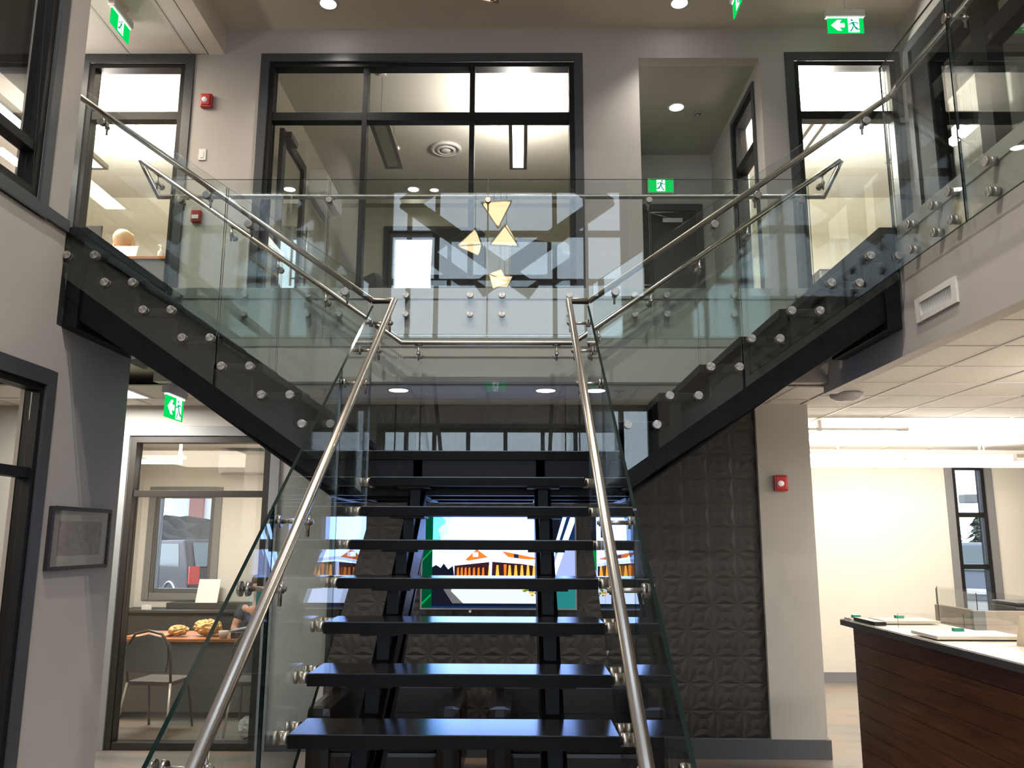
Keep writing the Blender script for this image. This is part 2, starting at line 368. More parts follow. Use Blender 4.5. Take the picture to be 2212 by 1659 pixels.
# ------------------------------------------------ relief panel wall
def relief():
    t = thing('wall_panel', 'dark brown relief panels with a star pattern behind the stairs', 'wall panel', (.2, 7.25, 0), None, 'structure')
    x0, x1, z0, z1 = -1.64, 2.085, .15, ZL; P_ = .2191; h = .0065; y = 7.292
    nx, nz = 17, 13; pz = (z1-z0)/nz
    def cell(m, i, j):
        def p(u, v, d): return (x0+(i+u)*P_, y-d, z0+(j+v)*pz)
        q = [(0, 0), (1, 0), (1, 1), (0, 1)]
        C = [p(u, v, 0) for u, v in q]; Nn = [p(.31+.38*u, .31+.38*v, .002) for u, v in q]
        K = [p(*k, h) for k in ((.5, .15), (.85, .5), (.5, .85), (.15, .5))]; M_ = p(.5, .5, h)
        for k in range(4):
            n_ = (k+1) % 4
            for tri in ((C[k], C[n_], K[k]), (C[k], K[k], Nn[k]), (K[k], C[n_], Nn[n_]), (Nn[k], K[k], Nn[n_]), (Nn[k], Nn[n_], M_)): m.add(tri, [(0, 1, 2)])
    for bi in range(0, nx, 4):
        for bj in range(0, nz, 4):
            m = MB()
            for i in range(bi, min(bi+4, nx)):
                for j in range(bj, min(bj+4, nz)): cell(m, i, j)
            obj('panel', m, panelm, t, fix=False)
relief()

# ==================================================================== WINDOWS AND DOORS
# front facade behind the camera (seen only as reflections in the glass)
window('window_1', 'lower street front glazing with dark mullions', 'Y', -2.2, -2.52, 2.03, 0, 3.76, us=(-2.0, -1.5, -.9, -.24, .42, 1.0, 1.5), vs=(2.3,), face=1, trim=.08, fw=.06, mw=.07, tw=.07, bottom=False)
window('window_2', 'upper street front glazing with dark mullions', 'Y', -2.2, -2.52, 2.03, 5.22, 8.36, us=(-2.06, -1.54, .66, 1.24), vs=(6.44, 7.38), face=1, trim=.08, fw=.06, mw=.085, tw=.10)
brace = thing('trim_4', 'diagonal timber braces inside the upper street front glazing', 'brace', (XC, -2.1, 5.3), None, 'structure')
bw = mat('brace_timber', (.16, .14, .09), .5)
def beam(name, p, q, w, y0, y1, m_, par):
    p, q = Vector(p), Vector(q); d = (q-p).normalized(); n = Vector((-d.y, d.x))*w/2
    obj(name, MB().prism([tuple(p+n), tuple(q+n), tuple(q-n), tuple(p-n)], 'Y', y0, y1), m_, par)
for sx in (-1, 1):
    beam('brace', (XC+sx*1.90, 7.84), (XC+sx*.85, 8.61), .30, -2.10, -1.98, bw, brace)
    beam('brace', (XC+sx*1.90, 7.94), (XC-sx*.50, 6.18), .30, -2.10 + (.13 if sx > 0 else 0), -1.98 + (.13 if sx > 0 else 0), bw, brace)
# lower left office window and upper glazing
window('window_3', 'tall office window below the left flight with pale grey casing', 'Y', 7.4, -3.585, -2.135, 0, 2.75, vs=(2.15,), tm=trimL, fm=mat('bronze_frame', (.026, .022, .018), .45), fw=.06, tw=.055, bottom=False)
window('window_4', 'glazed office screen at the left of the upper wall', 'Y', YW, -4.361, -3.233, ZF, 6.497, vs=(5.855,), bottom=False, fw=.05)
window('window_5', 'wide black framed meeting room screen in three bays', 'Y', YW, -2.571, .623, ZF, 6.505, us=(-1.525, -.468), vs=(5.845,), bottom=False, fw=.05)
window('window_6', 'glazed office screen at the right end of the upper wall', 'Y', YW, 2.62, 3.785, ZF, 6.512, vs=(5.855,), bottom=False, fw=.05)
window('window_7', 'dark framed window at the left edge of the lower wall', 'X', XL, 2.55, 4.95, -.02, 2.757, us=(3.7,), vs=(2.135,), face=1, bottom=False, depth=.09, fw=.04, tw=.06, trim=.095)
window('window_8', 'dark framed window at the left edge of the upper wall', 'X', XL, 1.1, 4.66, 3.63, 6.36, us=(2.8,), vs=(4.03,), face=1, fw=.06, tw=.06, trim=.085, depth=.10)
struct('trim_6', MB().box(XL, XL+.021, 1.0, 4.90, 3.64, 3.715), trimg, 'slate band along the foot of the upper left window', 'trim')
window('window_9', 'narrow window with dark rails in the bright far wall', 'Y', 10.94, 5.575, 6.19, .63, 2.82, vs=(1.43, 2.09), tm=mat('grey_casing', (.17, .175, .18), .4), fw=.05, tw=.06, trim=.095)
window('window_10', 'outside window of the lower office with grey casing', 'Y', 10.4, -4.61, -3.70, 1.015, 2.385, tm=mat('grey_casing2', (.22, .22, .21), .45), fm=mat('grey_frame', (.12, .12, .12), .4), fw=.05)
window('window_11', 'outside window at the back of the meeting room', 'Y', 11.3, -1.95, -.925, ZF, 6.175, bottom=False, fw=.07, fm=mat('grey_frame2', (.10, .10, .11), .4))
tag(obj('roller_blind', MB().box(-3.03, -3.02, 1.2, 4.98, 4.43, 6.3), mat('blind_dark', (.03, .026, .022), .8), None), 'dark roller blind half lowered behind the upper left window', 'blind')
# right curtain wall
window('window_12', 'black framed glazing along the right upper walkway', 'X', 3.75, 2.0, 7.37, ZF, 6.47, us=(3.9, 5.1, 6.2), vs=(5.78,), face=-1, bottom=False, fm=mat('matte_black_frame', (.014, .014, .015), .75, spec=.08), tm=mat('matte_slate_trim', (.05, .052, .058), .7, spec=.15), fw=.30, mw=.19, tw=.16, trim=.09, depth=.15)
struct('wall_right', MB().box(3.75, 3.9, -2.2, 7.5, 6.47, 8.7).box(3.75, 3.9, 7.37, 7.5, ZF, 6.47).box(3.75, 3.9, -2.2, 2.0, ZF, 6.47), wallp, 'grey wall above the right upper glazing', 'wall')
# corridor end door
d = thing('door_1', 'black metal door at the end of the upper corridor', 'door', (1.8, 9.6, ZF), None, 'structure')
obj('frame', MB().box(1.30, 1.38, 9.58, 9.62, ZF, 5.80).box(2.16, 2.24, 9.58, 9.62, ZF, 5.80).box(1.38, 2.16, 9.58, 9.62, 5.72, 5.80), mat('door_frame', (.05, .052, .058), .4), d, .003)
obj('door_leaf', MB().box(1.38, 2.16, 9.59, 9.62, ZF+.01, 5.72), mat('door_black', (.018, .019, .02), .45), d, .002)
cl = obj('door_closer', MB().box(1.74, 1.98, 9.53, 9.59, 5.545, 5.60), silver, d, .004)
obj('closer_arm', MB().tube([(1.56, 9.55, 5.665), (1.60, 9.52, 5.665), (1.88, 9.54, 5.675)], .011, 8).tube([(1.60, 9.52, 5.655), (1.86, 9.55, 5.60)], .006, 6), silver, cl)
obj('handle', MB().cyl((1.46, 9.59, 4.75), (1.46, 9.53, 4.75), .012).cyl((1.46, 9.535, 4.75), (1.58, 9.535, 4.75), .010), silver, d)
# corridor side door (open glazed leaf frame)
window('door_2', 'black framed glazed door in the corridor side wall', 'X', 2.375, 7.72, 8.62, ZF, 6.34, vs=(5.72,), face=-1, bottom=False, trim=.06, fw=.07, tw=.09, cat='door')
# meeting room door leaf, swung open into the room
d = thing('door_3', 'black framed glass door standing open in the meeting room', 'door', (-2.38, 7.66, ZF), None, 'structure')
m = MB().box(-2.40, -2.355, 7.66, 7.76, ZF+.01, 5.80).box(-2.40, -2.355, 8.46, 8.56, ZF+.01, 5.80).box(-2.40, -2.355, 7.76, 8.46, 5.70, 5.80).box(-2.40, -2.355, 7.76, 8.46, ZF+.01, ZF+.25)
obj('door_leaf', m, blackf, d, .002); obj('pane', MB().box(-2.381, -2.375, 7.76, 8.46, ZF+.25, 5.70), pane, d)
obj('handle', MB().cyl((-2.355, 8.50, 4.5), (-2.30, 8.50, 4.5), .01).cyl((-2.355, 8.50, 5.0), (-2.30, 8.50, 5.0), .01).cyl((-2.30, 8.50, 4.42), (-2.30, 8.50, 5.08), .013), silver, d)
obj('door_closer', MB().box(-2.355, -2.29, 7.70, 7.95, 5.72, 5.78), black, d)

# ==================================================================== STAIRCASE
RUN, RISE = .2518, .176
CX0, CX1 = -.849, .373
st = thing('staircase', 'black steel staircase with open treads, a landing and two side flights', 'staircase', (XC, 3.2, 0))
def slab_mb(x0, x1, y0, y1, z0, z1):
    return MB().box(x0, x1, y0, y1, z0, z1-.004).box(x0+.003, x1-.003, y0+.003, y1-.003, z1-.004, z1, 1)
def tread(x0, x1, y0, y1, z): return obj('tread', slab_mb(x0, x1, y0, y1, z-.05, z), [treadm, treadt], st)
for i in range(-5, 7): tread(CX0, CX1, 3.226+RUN*i, 3.226+RUN*i+.285, 1.056+RISE*i)
ZLAND = 1.056+RISE*7; YS0, YS1 = 4.955, 6.14
obj('landing', slab_mb(-1.10, .62, 4.985, YS1, ZLAND-.055, ZLAND), [treadm, treadt], st)
LN = [-1.067-.2533*k for k in range(7)]; RN = [.591+.2533*k for k in range(7)]
for k in range(7):
    z = ZLAND+RISE*(k+1)
    tread(LN[k]-.28, LN[k], YS0, YS1, z); tread(RN[k], RN[k]+.28, YS0, YS1, z)
# centre stringers: boxed plates parallel to the flight
def sl(y): return 1.056+(y-3.226)*(RISE/RUN)          # nosing line of the centre flight
for xa, xb in ((-.652, -.556), (.092, .188)):
    y0, y1 = 1.95, 5.02
    poly = [(1.62, 0), (1.70, sl(1.70)-.25), (y1, sl(y1)-.25), (y1, sl(y1)-.56), (2.52, 0)]
    obj('stringer', MB().prism(poly, 'X', xa, xb), steelb, st, .003)
    for i in range(-5, 7):                            # plates and wedge brackets carrying each tread
        y, z = 3.226+RUN*i, 1.056+RISE*i
        obj('tread_bracket', MB().prism([(y+.11, z-.062), (y+.272, z-.062), (y+.272, sl(y+.272)-.251), (y+.11, sl(y+.11)-.251)], 'X', xa+.02, xb-.02), steelb, st)
        obj('bracket_plate', MB().box(xa-.045, xb+.045, y+.04, y+.265, z-.062, z-.05), steelb, st)
# landing frame
fr = MB()
for y in (5.0, 5.55, 6.04): fr.box(-1.06, .585, y, y+.07, 2.02, ZLAND-.055)
for x in (-1.08, -.64, .10, .545): fr.box(x, x+.06, 5.0, 6.11, 2.02, ZLAND-.055)
obj('landing_frame', fr, steelb, st, .003)
# side stringers and brackets
def ns(x, side): return ZLAND + (((LN[0]-x) if side < 0 else (x-RN[0]))/.2533+1)*RISE
for side in (-1, 1):
    xe = XL if side < 0 else XR
    xi = -1.06 if side < 0 else .585
    for ya, yb in ((5.0, 5.09), (5.98, 6.07)):
        poly = [(xi, ns(xi, side)-.25), (xe+(.02 if side < 0 else -.02), ns(xe, side)-.25), (xe+(.02 if side < 0 else -.02), ns(xe, side)-.555), (xi, ns(xi, side)-.52)]
        if abs(xi-(XC)) > 0: pass
        poly = [(p[0], max(p[1], 2.02) if p[0] == xi else p[1]) for p in poly]
        obj('stringer', MB().prism(poly, 'Y', ya, yb), steelb, st, .003)
        for k in range(7):
            z = ZLAND+RISE*(k+1); a = LN[k] if side < 0 else RN[k]; s_ = side
            x0, x1 = a+s_*.085, a+s_*.27
            obj('tread_bracket', MB().prism([(x0, z-.051), (x1, z-.051), (x1, ns(x1, side)-.251), (x0, ns(x0, side)-.251)], 'Y', ya+.01, yb-.01), steelb, st)
    # header beam against the side wall
    hx = sorted((xe, xe-side*.09))
    obj('header', MB().box(hx[0], hx[1], 4.965, 5.89, 3.045, ZF-.012), steelb, st, .003)
    obj('soffit_plate', MB().prism([(xi, ns(xi, side)-.49), (xe-side*.09, ns(xe-side*.09, side)-.49), (xe-side*.09, ns(xe-side*.09, side)-.505), (xi, ns(xi, side)-.505)], 'Y', 5.09, 5.98), steelb, st)
    obj('floor_nosing', MB().box(hx[0]-.01, hx[1]+.01, YS0, YB, ZF-.05, ZF+.002), treadm, st, .003)

# ==================================================================== BALUSTRADES
def disc_y():   # stand-off facing -Y: cap, glass gap, body ; origin at the outer face of the glass
    return MB().lathe((0, 0, 0), [(.024, -.012), (.0255, -.010), (.0255, 0)], 'Y', 28).lathe((0, .012, 0), [(.024, 0), (.024, .034)], 'Y', 20)
def disc_x():
    return MB().lathe((0, 0, 0), [(.024, -.012), (.0255, -.010), (.0255, 0)], 'X', 28).lathe((.012, 0, 0), [(.024, 0), (.024, .034)], 'X', 20)
def proto(name, mb, m):
    o = obj(name, mb, m); COL.objects.unlink(o); return o
PY = proto('standoff', disc_y(), discY); PX = proto('standoff', disc_x(), discX)
def standoff(par, p, axis, flip=False):
    o = part_copy(PY if axis == 'Y' else PX, p, par)
    if flip: o.rotation_euler = (0, 0, PI)
    return o
def bracket(par, g, r, axis, d=(1, 0, 0)):
    """handrail bracket: disc clamps either side of the glass at g, arm to below the rail at r, pin up to it and a drop pin"""
    g, r = Vector(g), Vector(r); a = {'Y': Vector((0, 1, 0)), 'X': Vector((1, 0, 0))}[axis]; s = 1 if (r-g).dot(a) > 0 else -1
    e = Vector((r.x if axis == 'X' else g.x, r.y if axis == 'Y' else g.y, g.z))
    m = MB(); ax = axis
    m.lathe(tuple(g-a*s*.020), [(.022, 0), (.025, .003), (.025, .012)] if s > 0 else [(.025, -.012), (.025, -.003), (.022, 0)], ax, 20)
    m.lathe(tuple(g+a*s*.008), [(.025, 0), (.022, .012)] if s > 0 else [(.022, -.012), (.025, 0)], ax, 20)
    m.cyl(g-a*s*.006, e+a*s*.02, .0085, 10).lathe(tuple(e), [(.013, -.014), (.016, 0), (.013, .014)], 'Z', 14)
    m.cyl(e-Vector((0, 0, .055)), (e.x, e.y, r.z-.015), .007, 10).cyl(Vector((e.x, e.y, r.z-.014))-Vector(d).normalized()*.03, Vector((e.x, e.y, r.z-.014))+Vector(d).normalized()*.03, .013, 10)
    return obj('handrail_bracket', m, stain, par)
RR = .0195
# ---- side flights, front glass (plane Y 4.905), the rail on the stair side
YG = 4.911
def front_side(side, label):
    t = thing('glass_balustrade', label, 'balustrade', (XC+side*1.5, YG, ZLAND), 'glass balustrades of the stairs')
    xi = -.925 if side < 0 else .449; xe = XL-.03+.0 if side < 0 else XR-.015
    xs = [xi, -1.845 if side < 0 else 1.355, xe]
    def zt(x): return 3.215 + (abs(x-XC)-.66)*.690 + .075
    def zb(x): return 2.15 + (abs(x-XC)-.86)*.695 + .0
    for a, b in zip(xs, xs[1:]):
        a2 = a + side*.006; b2 = b - side*.006
        poly = [(a2, zb(a2)), (b2, zb(b2)), (b2, zt(b2)), (a2, zt(a2))]
        obj('glass_panel', sheet('Y', YG, .013, poly), [glz, gedge], t)
    for k in range(7):
        for dx in (.06, .232):
            x = (LN[k]-dx) if side < 0 else (RN[k]+dx)
            standoff(t, (x, YG-.0065, ZLAND+RISE*(k+1)-.026), 'Y')
    p0 = (-.915 if side < 0 else .433, 4.98, 3.222); p1 = (-2.896 if side < 0 else 2.422, 4.98, 4.615)
    return t, p0, p1
tL, a0, a1 = front_side(-1, 'glass balustrade along the front of the left side flight')
tR, b0, b1 = front_side(1, 'glass balustrade along the front of the right side flight')
railL = [(-.78, 1.45, 3.222-(4.975-1.45)*.699), (-.78, 4.975, 3.222), a0, a1]
obj('handrail', MB().tube([a0, a1], RR, 18), stain, tL); obj('handrail', MB().tube([b0, b1, (2.43, 4.90, 4.64)], RR, 18), stain, tR)
def on(a, b, f): return Vector(a).lerp(Vector(b), f)
for f in (.105, .34, .50, .90) if 0 else (.08, .395, .535, .895):
    for t, p, q in ((tL, a0, a1), (tR, b0, b1)):
        r = on(p, q, f); bracket(t, (r.x, YG, r.z-.075), r, 'Y', Vector(q)-Vector(p))
# ---- centre flight glass
def zt_c(y): return 3.225+(y-4.975)*.699
def zb_c(y): return 1.11+(y-3.84)*.699-.03
for side, xg, label in ((-1, -.897, 'glass balustrade on the left of the centre flight'), (1, .421, 'glass balustrade on the right of the centre flight')):
    t = thing('glass_balustrade', label, 'balustrade', (xg, 3.2, 0), 'glass balustrades of the stairs')
    ys = [.95, 1.99, 3.04, 4.085, 4.90]
    for a, b in zip(ys, ys[1:]):
        a2, b2 = a+.006, b-.006
        obj('glass_panel', sheet('X', xg, .013, [(a2, max(.02, zb_c(a2))), (b2, zb_c(b2)), (b2, zt_c(b2)), (a2, zt_c(a2))]), [glz, gedge], t)
    for i in range(-5, 7):
        for dy in (.06, .225):
            standoff(t, (xg+side*.0065, 3.226+RUN*i+dy, 1.056+RISE*i-.026), 'X', flip=side > 0)
    xr = -.78 if side < 0 else .308
    p, q = (xr, 1.2, 3.222-(4.975-1.2)*.699), (xr, 4.975, 3.222)
    obj('handrail', MB().tube([p, q, (a0 if side < 0 else b0)], RR, 18), stain, t)
    for y in (2.2, 2.78, 3.10, 4.12, 4.48, 4.84):
        zr = 3.222-(4.975-y)*.699; bracket(t, (xg, y, zr-.085), (xr, y, zr), 'X', (0, 1, .699))
# ---- back of the side flights and landing
YG2 = 6.172
t = thing('glass_balustrade', 'glass balustrade along the back of the landing and both side flights', 'balustrade', (XC, YG2, ZLAND), 'glass balustrades of the stairs')
zl = 3.305
def bp(a, b): return [(a, zb2(a)), (b, zb2(b)), (b, zt2(b)), (a, zt2(a))]
def zt2(x): return zl + max(0, abs(x-XC)-.69)*.693
def zb2(x): return 2.15 + max(0, abs(x-XC)-.86)*.693
for a, b in ((-2.74, -1.86), (-1.85, -.935), (-.925, .449), (.459, 1.37), (1.38, 2.26)):
    poly = bp(a, b)
    obj('glass_panel', sheet('Y', YG2, .013, poly), [glz, gedge], t)
for k in range(7):
    for dx in (.06, .232):
        for x in (LN[k]-dx, RN[k]+dx):
            o = standoff(t, (x, YG2+.0065, ZLAND+RISE*(k+1)-.026), 'Y', flip=True)
yr = 6.10
rb = [(-3.0, yr, 4.70), (-.888, yr, 3.223), (.412, yr, 3.223), (2.521, yr, 4.697)]
obj('handrail', MB().tube(rb, RR, 18), stain, t)
for f in (.09, .28, .46, .64, .93):
    for i, j in ((1, 0), (2, 3)):
        r = on(rb[i], rb[j], f); bracket(t, (r.x, YG2, r.z-.085), r, 'Y', Vector(rb[j])-Vector(rb[i]))
for x in (-.76, .283): bracket(t, (x, YG2, 3.223-.085), (x, yr, 3.223), 'Y')
# ---- balcony
YG3 = 6.245
t = thing('glass_balustrade', 'glass balustrade along the front of the back balcony', 'balustrade', (XC, YG3, ZF), 'glass balustrades of the stairs')
cuts = [-2.79, -1.524, -.251, 1.037, 2.315]
for a, b in zip(cuts, cuts[1:]):
    obj('glass_panel', sheet('Y', YG3, .013, [(a+.006, 3.29), (b-.006, 3.29), (b-.006, 4.605), (a+.006, 4.605)]), [glz, gedge], t)
    for f in (.09, .5, .895):
        x = a+(b-a)*f
        for z in (3.64, 3.487): standoff(t, (x, YG3-.0065, z), 'Y')
zr = 4.487
obj('handrail', MB().tube([(-3.02, 6.13, 4.72), (-2.93, 6.315, zr), (2.455, 6.315, zr), (2.545, 6.13, 4.715)], RR, 18), stain, t)
for x in cuts[1:4]: bracket(t, (x, YG3, zr-.06), (x, 6.315, zr), 'Y')
for x in (-2.72, 2.25): bracket(t, (x, YG3, zr-.06), (x, 6.315, zr), 'Y')
# ---- right walkway
t = thing('glass_balustrade', 'glass balustrade along the right upper walkway', 'balustrade', (2.335, 4, ZF), 'glass balustrades of the stairs')
XG = 2.332
cy = [4.925, 4.10, 2.85, 1.6]
for a, b in zip(cy, cy[1:]):
    obj('glass_panel', sheet('X', XG, .013, [(b+.006, 3.40), (a-.006, 3.40), (a-.006, 4.77), (b+.006, 4.77)]), [glz, gedge], t)
    for y in ((4.71, 4.43, 4.24) if a > 4.5 else (a-.23, a-.62, a-1.02)):
        for z in (3.622, 3.462): standoff(t, (XG-.0065, y, z), 'X')
obj('handrail', MB().tube([(2.43, 4.90, 4.64), (2.43, 1.4, 4.64)], RR, 18), stain, t)
for y in (4.10, 2.85): bracket(t, (XG, y, 4.64-.07), (2.43, y, 4.64), 'X', (0, 1, 0))

# ==================================================================== TELEVISION
TX0, TX1, TZ0, TZ1 = -.834, .493, 1.175, 1.975
tv = thing('television', 'large wall television showing a slide of a timber house behind the stairs', 'television', ((TX0+TX1)/2, 7.2, TZ0))
obj('bezel', MB().box(TX0, TX1, 7.20, 7.255, TZ0, TZ1), mat('tv_bezel', (.28, .26, .26), .35, metal=.6), tv, .004)
obj('wall_mount', MB().box(-.4, .06, 7.255, 7.269, TZ0+.2, TZ1-.2), black, tv)
obj('sensor', MB().box(-.42, -.40, 7.205, 7.22, TZ0-.022, TZ0), white, tv)
sc = MB(); scm = []; HOUSE = False
def smat(name, col, st_=1.0): scm.append(emis('screen_'+name, col, st_)); return len(scm)-1
def scr(poly, mi, d=0.):
    w, h = TX1-TX0-.03, TZ1-TZ0-.03
    if HOUSE: poly = [(u, .345+(v-.385)*.80) for u, v in poly]
    sc.add([(TX0+.015+u*w, 7.1985-d, TZ0+.015+v*h) for u, v in poly], [list(range(len(poly)))], mi)
sW = smat('white', (.26, .44, 1.0), 6.0); sB = smat('sky_blue', (.10, .42, 1.0), 2.2); sC = smat('pale_blue', (.22, .50, 1.0), 3.4); sG = smat('green', (.0, .085, .035), .8); sK = smat('dark', (.008, .010, .02), 1.0)
sO = smat('timber', (.85, .22, .025), 1.1); sY = smat('lit_timber', (1.0, .46, .06), 1.4); sD = smat('shade', (.05, .015, .02), .9); sR = smat('roof', (.36, .48, .98), 2.6); sL = smat('leaf', (.16, .26, .01), 1.0); sN = smat('navy', (.01, .03, .10), 1.0); sT = smat('teal', (.02, .22, .22), 1.0); sV = smat('lavender', (.30, .38, .75), 1.4); sGr = smat('gravel', (.42, .52, .78), 2.0); sGs = smat('gravel_shade', (.16, .16, .17), 1.0); sS = smat('stripe_green', (.0, .38, .06), 1.0)
scr([(0, 0), (1, 0), (1, 1), (0, 1)], sN)
scr([(0, 0), (.065, 0), (.065, 1), (0, 1)], sG, .0004)
scr([(0, .03), (.06, .13), (.06, .155), (0, .055)], sS, .0008); scr([(.0, .50), (.065, .62), (.065, .64), (0, .52)], sS, .0008)
scr([(.065, .34), (.76, .34), (.76, 1), (.065, 1)], sW, .0004)
scr([(.065, .70), (.12, .74), (.10, .85), (.15, .93), (.12, 1), (.065, 1)], sB, .0008); scr([(.12, .74), (.17, .80), (.16, .90), (.20, 1), (.12, 1), (.15, .93), (.10, .85)], sC, .0008)
scr([(.065, .05), (.76, .05), (.76, .345), (.065, .345)], sGr, .0004)
scr([(.065, .05), (.20, .05), (.14, .20), (.16, .34), (.065, .36)], sK, .0008); scr([(.20, .05), (.27, .05), (.19, .18), (.22, .34), (.16, .34), (.14, .20)], sGs, .0009)
scr([(.065, .02), (.76, .02), (.76, .05), (.065, .05)], sK, .0008)
HOUSE = True
scr([(.065, .385), (.21, .385), (.20, .52), (.17, .47), (.14, .55), (.12, .49), (.09, .53), (.065, .50)], sK, .0010)         # tree line
scr([(.21, .385), (.755, .385), (.755, .53), (.455, .575), (.21, .52)], sD, .0010)                                     # porch shade
scr([(.15, .505), (.455, .60), (.755, .515), (.755, .555), (.455, .645), (.17, .525)], sR, .0014)                      # eave
scr([(.28, .60), (.355, .745), (.43, .635), (.42, .63), (.30, .585)], sO, .0016); scr([(.33, .64), (.365, .64), (.365, .70), (.33, .70)], sW, .0018)   # gable
scr([(.40, .735), (.49, .735), (.55, .62), (.455, .64), (.43, .635)], sW, .0012)
scr([(.52, .72), (.74, .63), (.74, .605), (.66, .61), (.56, .64)], sO, .0016); scr([(.60, .625), (.63, .625), (.63, .675), (.60, .68)], sN, .0018)
for u in (.225, .25, .275, .30, .33, .36, .39): scr([(u, .385), (u+.017, .385), (u+.014, .50), (u+.003, .49)], sO, .0013)
for u in (.43, .48, .56, .60, .64, .68, .72): scr([(u, .385), (u+.024, .385), (u+.018, .53), (u+.006, .53)], sY, .0013)
scr([(.44, .385), (.455, .385), (.458, .57), (.437, .57)], sR, .0016); scr([(.535, .385), (.55, .385), (.552, .54), (.533, .54)], sO, .0016)
HOUSE = False
for q_ in range(34):
    u_, v_ = random.uniform(.655, .75), random.uniform(.12, .225)
    if v_ > .225-(u_-.65)*.1 - .10 + max(0, (.70-u_))*1.2: scr([(u_, v_), (u_+.012, v_+.004), (u_+.008, v_+.022), (u_-.006, v_+.016)], sL if q_ % 4 else sY, .0012+.00002*q_)
scr([(.76, 0), (1, 0), (1, .22), (.76, .26)], sT, .0004); scr([(.76, .26), (1, .22), (1, .62), (.76, .62)], sV, .0004); scr([(.76, .40), (.90, .62), (.76, .62)], sS, .0008)
scr([(.80, .30), (.815, .30), (.95, 1), (.925, 1)], sW, .0012); scr([(.84, .36), (.875, .36), (1, .93), (1, 1), (.975, 1)], sW, .0012); scr([(.76, .62), (.86, .62), (.90, .9), (.9, 1), (.76, 1)], sK, .0006)
obj('screen', sc, scm, tv, fix=False)

# ==================================================================== EXIT SIGNS
def run_man(m, cx, cz, h, mi, put):
    """running figure in a plane through put(u, v, d)"""
    def poly(ps, d=.0012): m.add([put(cx+u*h, cz+v*h, d) for u, v in ps], [list(range(len(ps)))], mi)
    poly([(.10+.075*math.cos(2*PI*i/12), .36+.075*math.sin(2*PI*i/12)) for i in range(12)])
    poly([(-.04, .25), (.14, .23), (.08, .06), (.03, -.06), (-.09, -.05), (-.06, .10)])
    poly([(-.04, .25), (-.06, .18), (-.20, .14), (-.24, .04), (-.30, .06), (-.25, .20)])
    poly([(.12, .22), (.20, .12), (.34, .11), (.34, .05), (.17, .06), (.08, .14)])
    poly([(-.09, -.05), (.0, -.05), (-.08, -.24), (-.36, -.24), (-.36, -.31), (-.13, -.31)])
    poly([(-.02, -.03), (.05, -.05), (.14, -.22), (.28, -.42), (.20, -.46), (.05, -.24)])
def exit_sign(label, c, axis, face, arrow=None, hang=None, wdt=.33, hgt=.16, mirror=1):
    """c: centre of the green plate; axis/face: direction the lit side looks"""
    t = thing('exit_sign', label, 'exit sign', c, 'green running man exit signs')
    cx, cy, cz = c; s = face
    def put(u, v, d=0.):
        return (cx+u*mirror, cy+s*(.006+d), cz+v) if axis == 'Y' else (cx+s*(.006+d), cy+u*mirror, cz+v)
    hw, hh = wdt/2, hgt/2
    def bx(m, u0, u1, d0, d1, v0, v1):
        if axis == 'Y': m.box(cx+u0, cx+u1, cy+d0, cy+d1, cz+v0, cz+v1)
        else: m.box(cx+d0, cx+d1, cy+u0, cy+u1, cz+v0, cz+v1)
        return m
    obj('sign_plate', bx(MB(), -hw, hw, -.0055, .0055, -hh, hh), green, t)
    if hang:
        obj('housing', bx(MB(), -hw-.012, hw+.012, -.03, .03, hh+.008, hh+.075), offw, t, .008)
        obj('light_strip', bx(MB(), -hw, hw, -.012, .012, hh-.004, hh+.008), signw, t)
        m = MB().cyl((cx, cy, cz+hh+.075), (cx, cy, hang), .011).lathe((cx, cy, hang-.022), [(.03, 0), (.055, .012), (.055, .022)], 'Z', 20)
        obj('hanger', m, offw, t)
    else:
        obj('housing', bx(MB(), -hw-.016, hw+.016, -.05 if s < 0 else -.05, -.0055, -hh-.016, hh+.016) if s > 0 else bx(MB(), -hw-.016, hw+.016, .0055, .05, -hh-.016, hh+.016), offw, t, .004)
    dz = .0 if arrow is None else .22*wdt
    m = MB(); m.add([put(dz-.052, -hh+.006, .0006), (put(dz+.052, -hh+.006, .0006)), put(dz+.052, hh-.006, .0006), put(dz-.052, hh-.006, .0006)], [(0, 1, 2, 3)])
    obj('doorway', m, signw, t, fix=False)
    sgn = -1 if arrow else 1
    m = MB(); run_man(m, dz*sgn, 0, hgt*.95, 0, (lambda u, v, d=0.: put(u*sgn, v, d))); obj('running_figure', m, emis('sign_figure', (.0, .40, .22), .9), t, fix=False)
    if arrow:
        a = [(-.135, 0), (-.075, .055), (-.035, .055), (-.058, .022), (-.01, .022), (-.01, -.022), (-.058, -.022), (-.035, -.055), (-.075, -.055)]
        m = MB(); m.add([put(u*wdt/.33, v, .0012) for u, v in a], [(0, 1, 2, 3, 4, 5, 6, 7, 8)]); obj('arrow', m, signw, t, fix=False)
    return t
exit_sign('exit sign with left arrow hanging in front of the right upper wall', (3.035, 7.0, 6.475), 'Y', -1, arrow=True, hang=ZC, wdt=.335, hgt=.155)
exit_sign('exit sign with left arrow hanging below the left flight', (-2.66, 6.29, 2.745), 'X', 1, arrow=True, hang=ZL, wdt=.33, hgt=.17, mirror=1)
exit_sign('edge-on exit sign hanging in the upper left corridor', (-3.63, 6.77, 6.33), 'X', 1, hang=6.506, wdt=.34, hgt=.15)
exit_sign('edge-on exit sign hanging from the stairwell ceiling', (1.95, 6.66, 6.50), 'X', -1, hang=ZC, wdt=.33, hgt=.15)
exit_sign('flat exit sign on the wall above the corridor door', (1.735, 9.565, 6.035), 'Y', -1, wdt=.30, hgt=.165)
exit_sign('exit sign on the inside of the street front', (-.42, -2.13, 4.42), 'Y', 1, wdt=.36, hgt=.18)

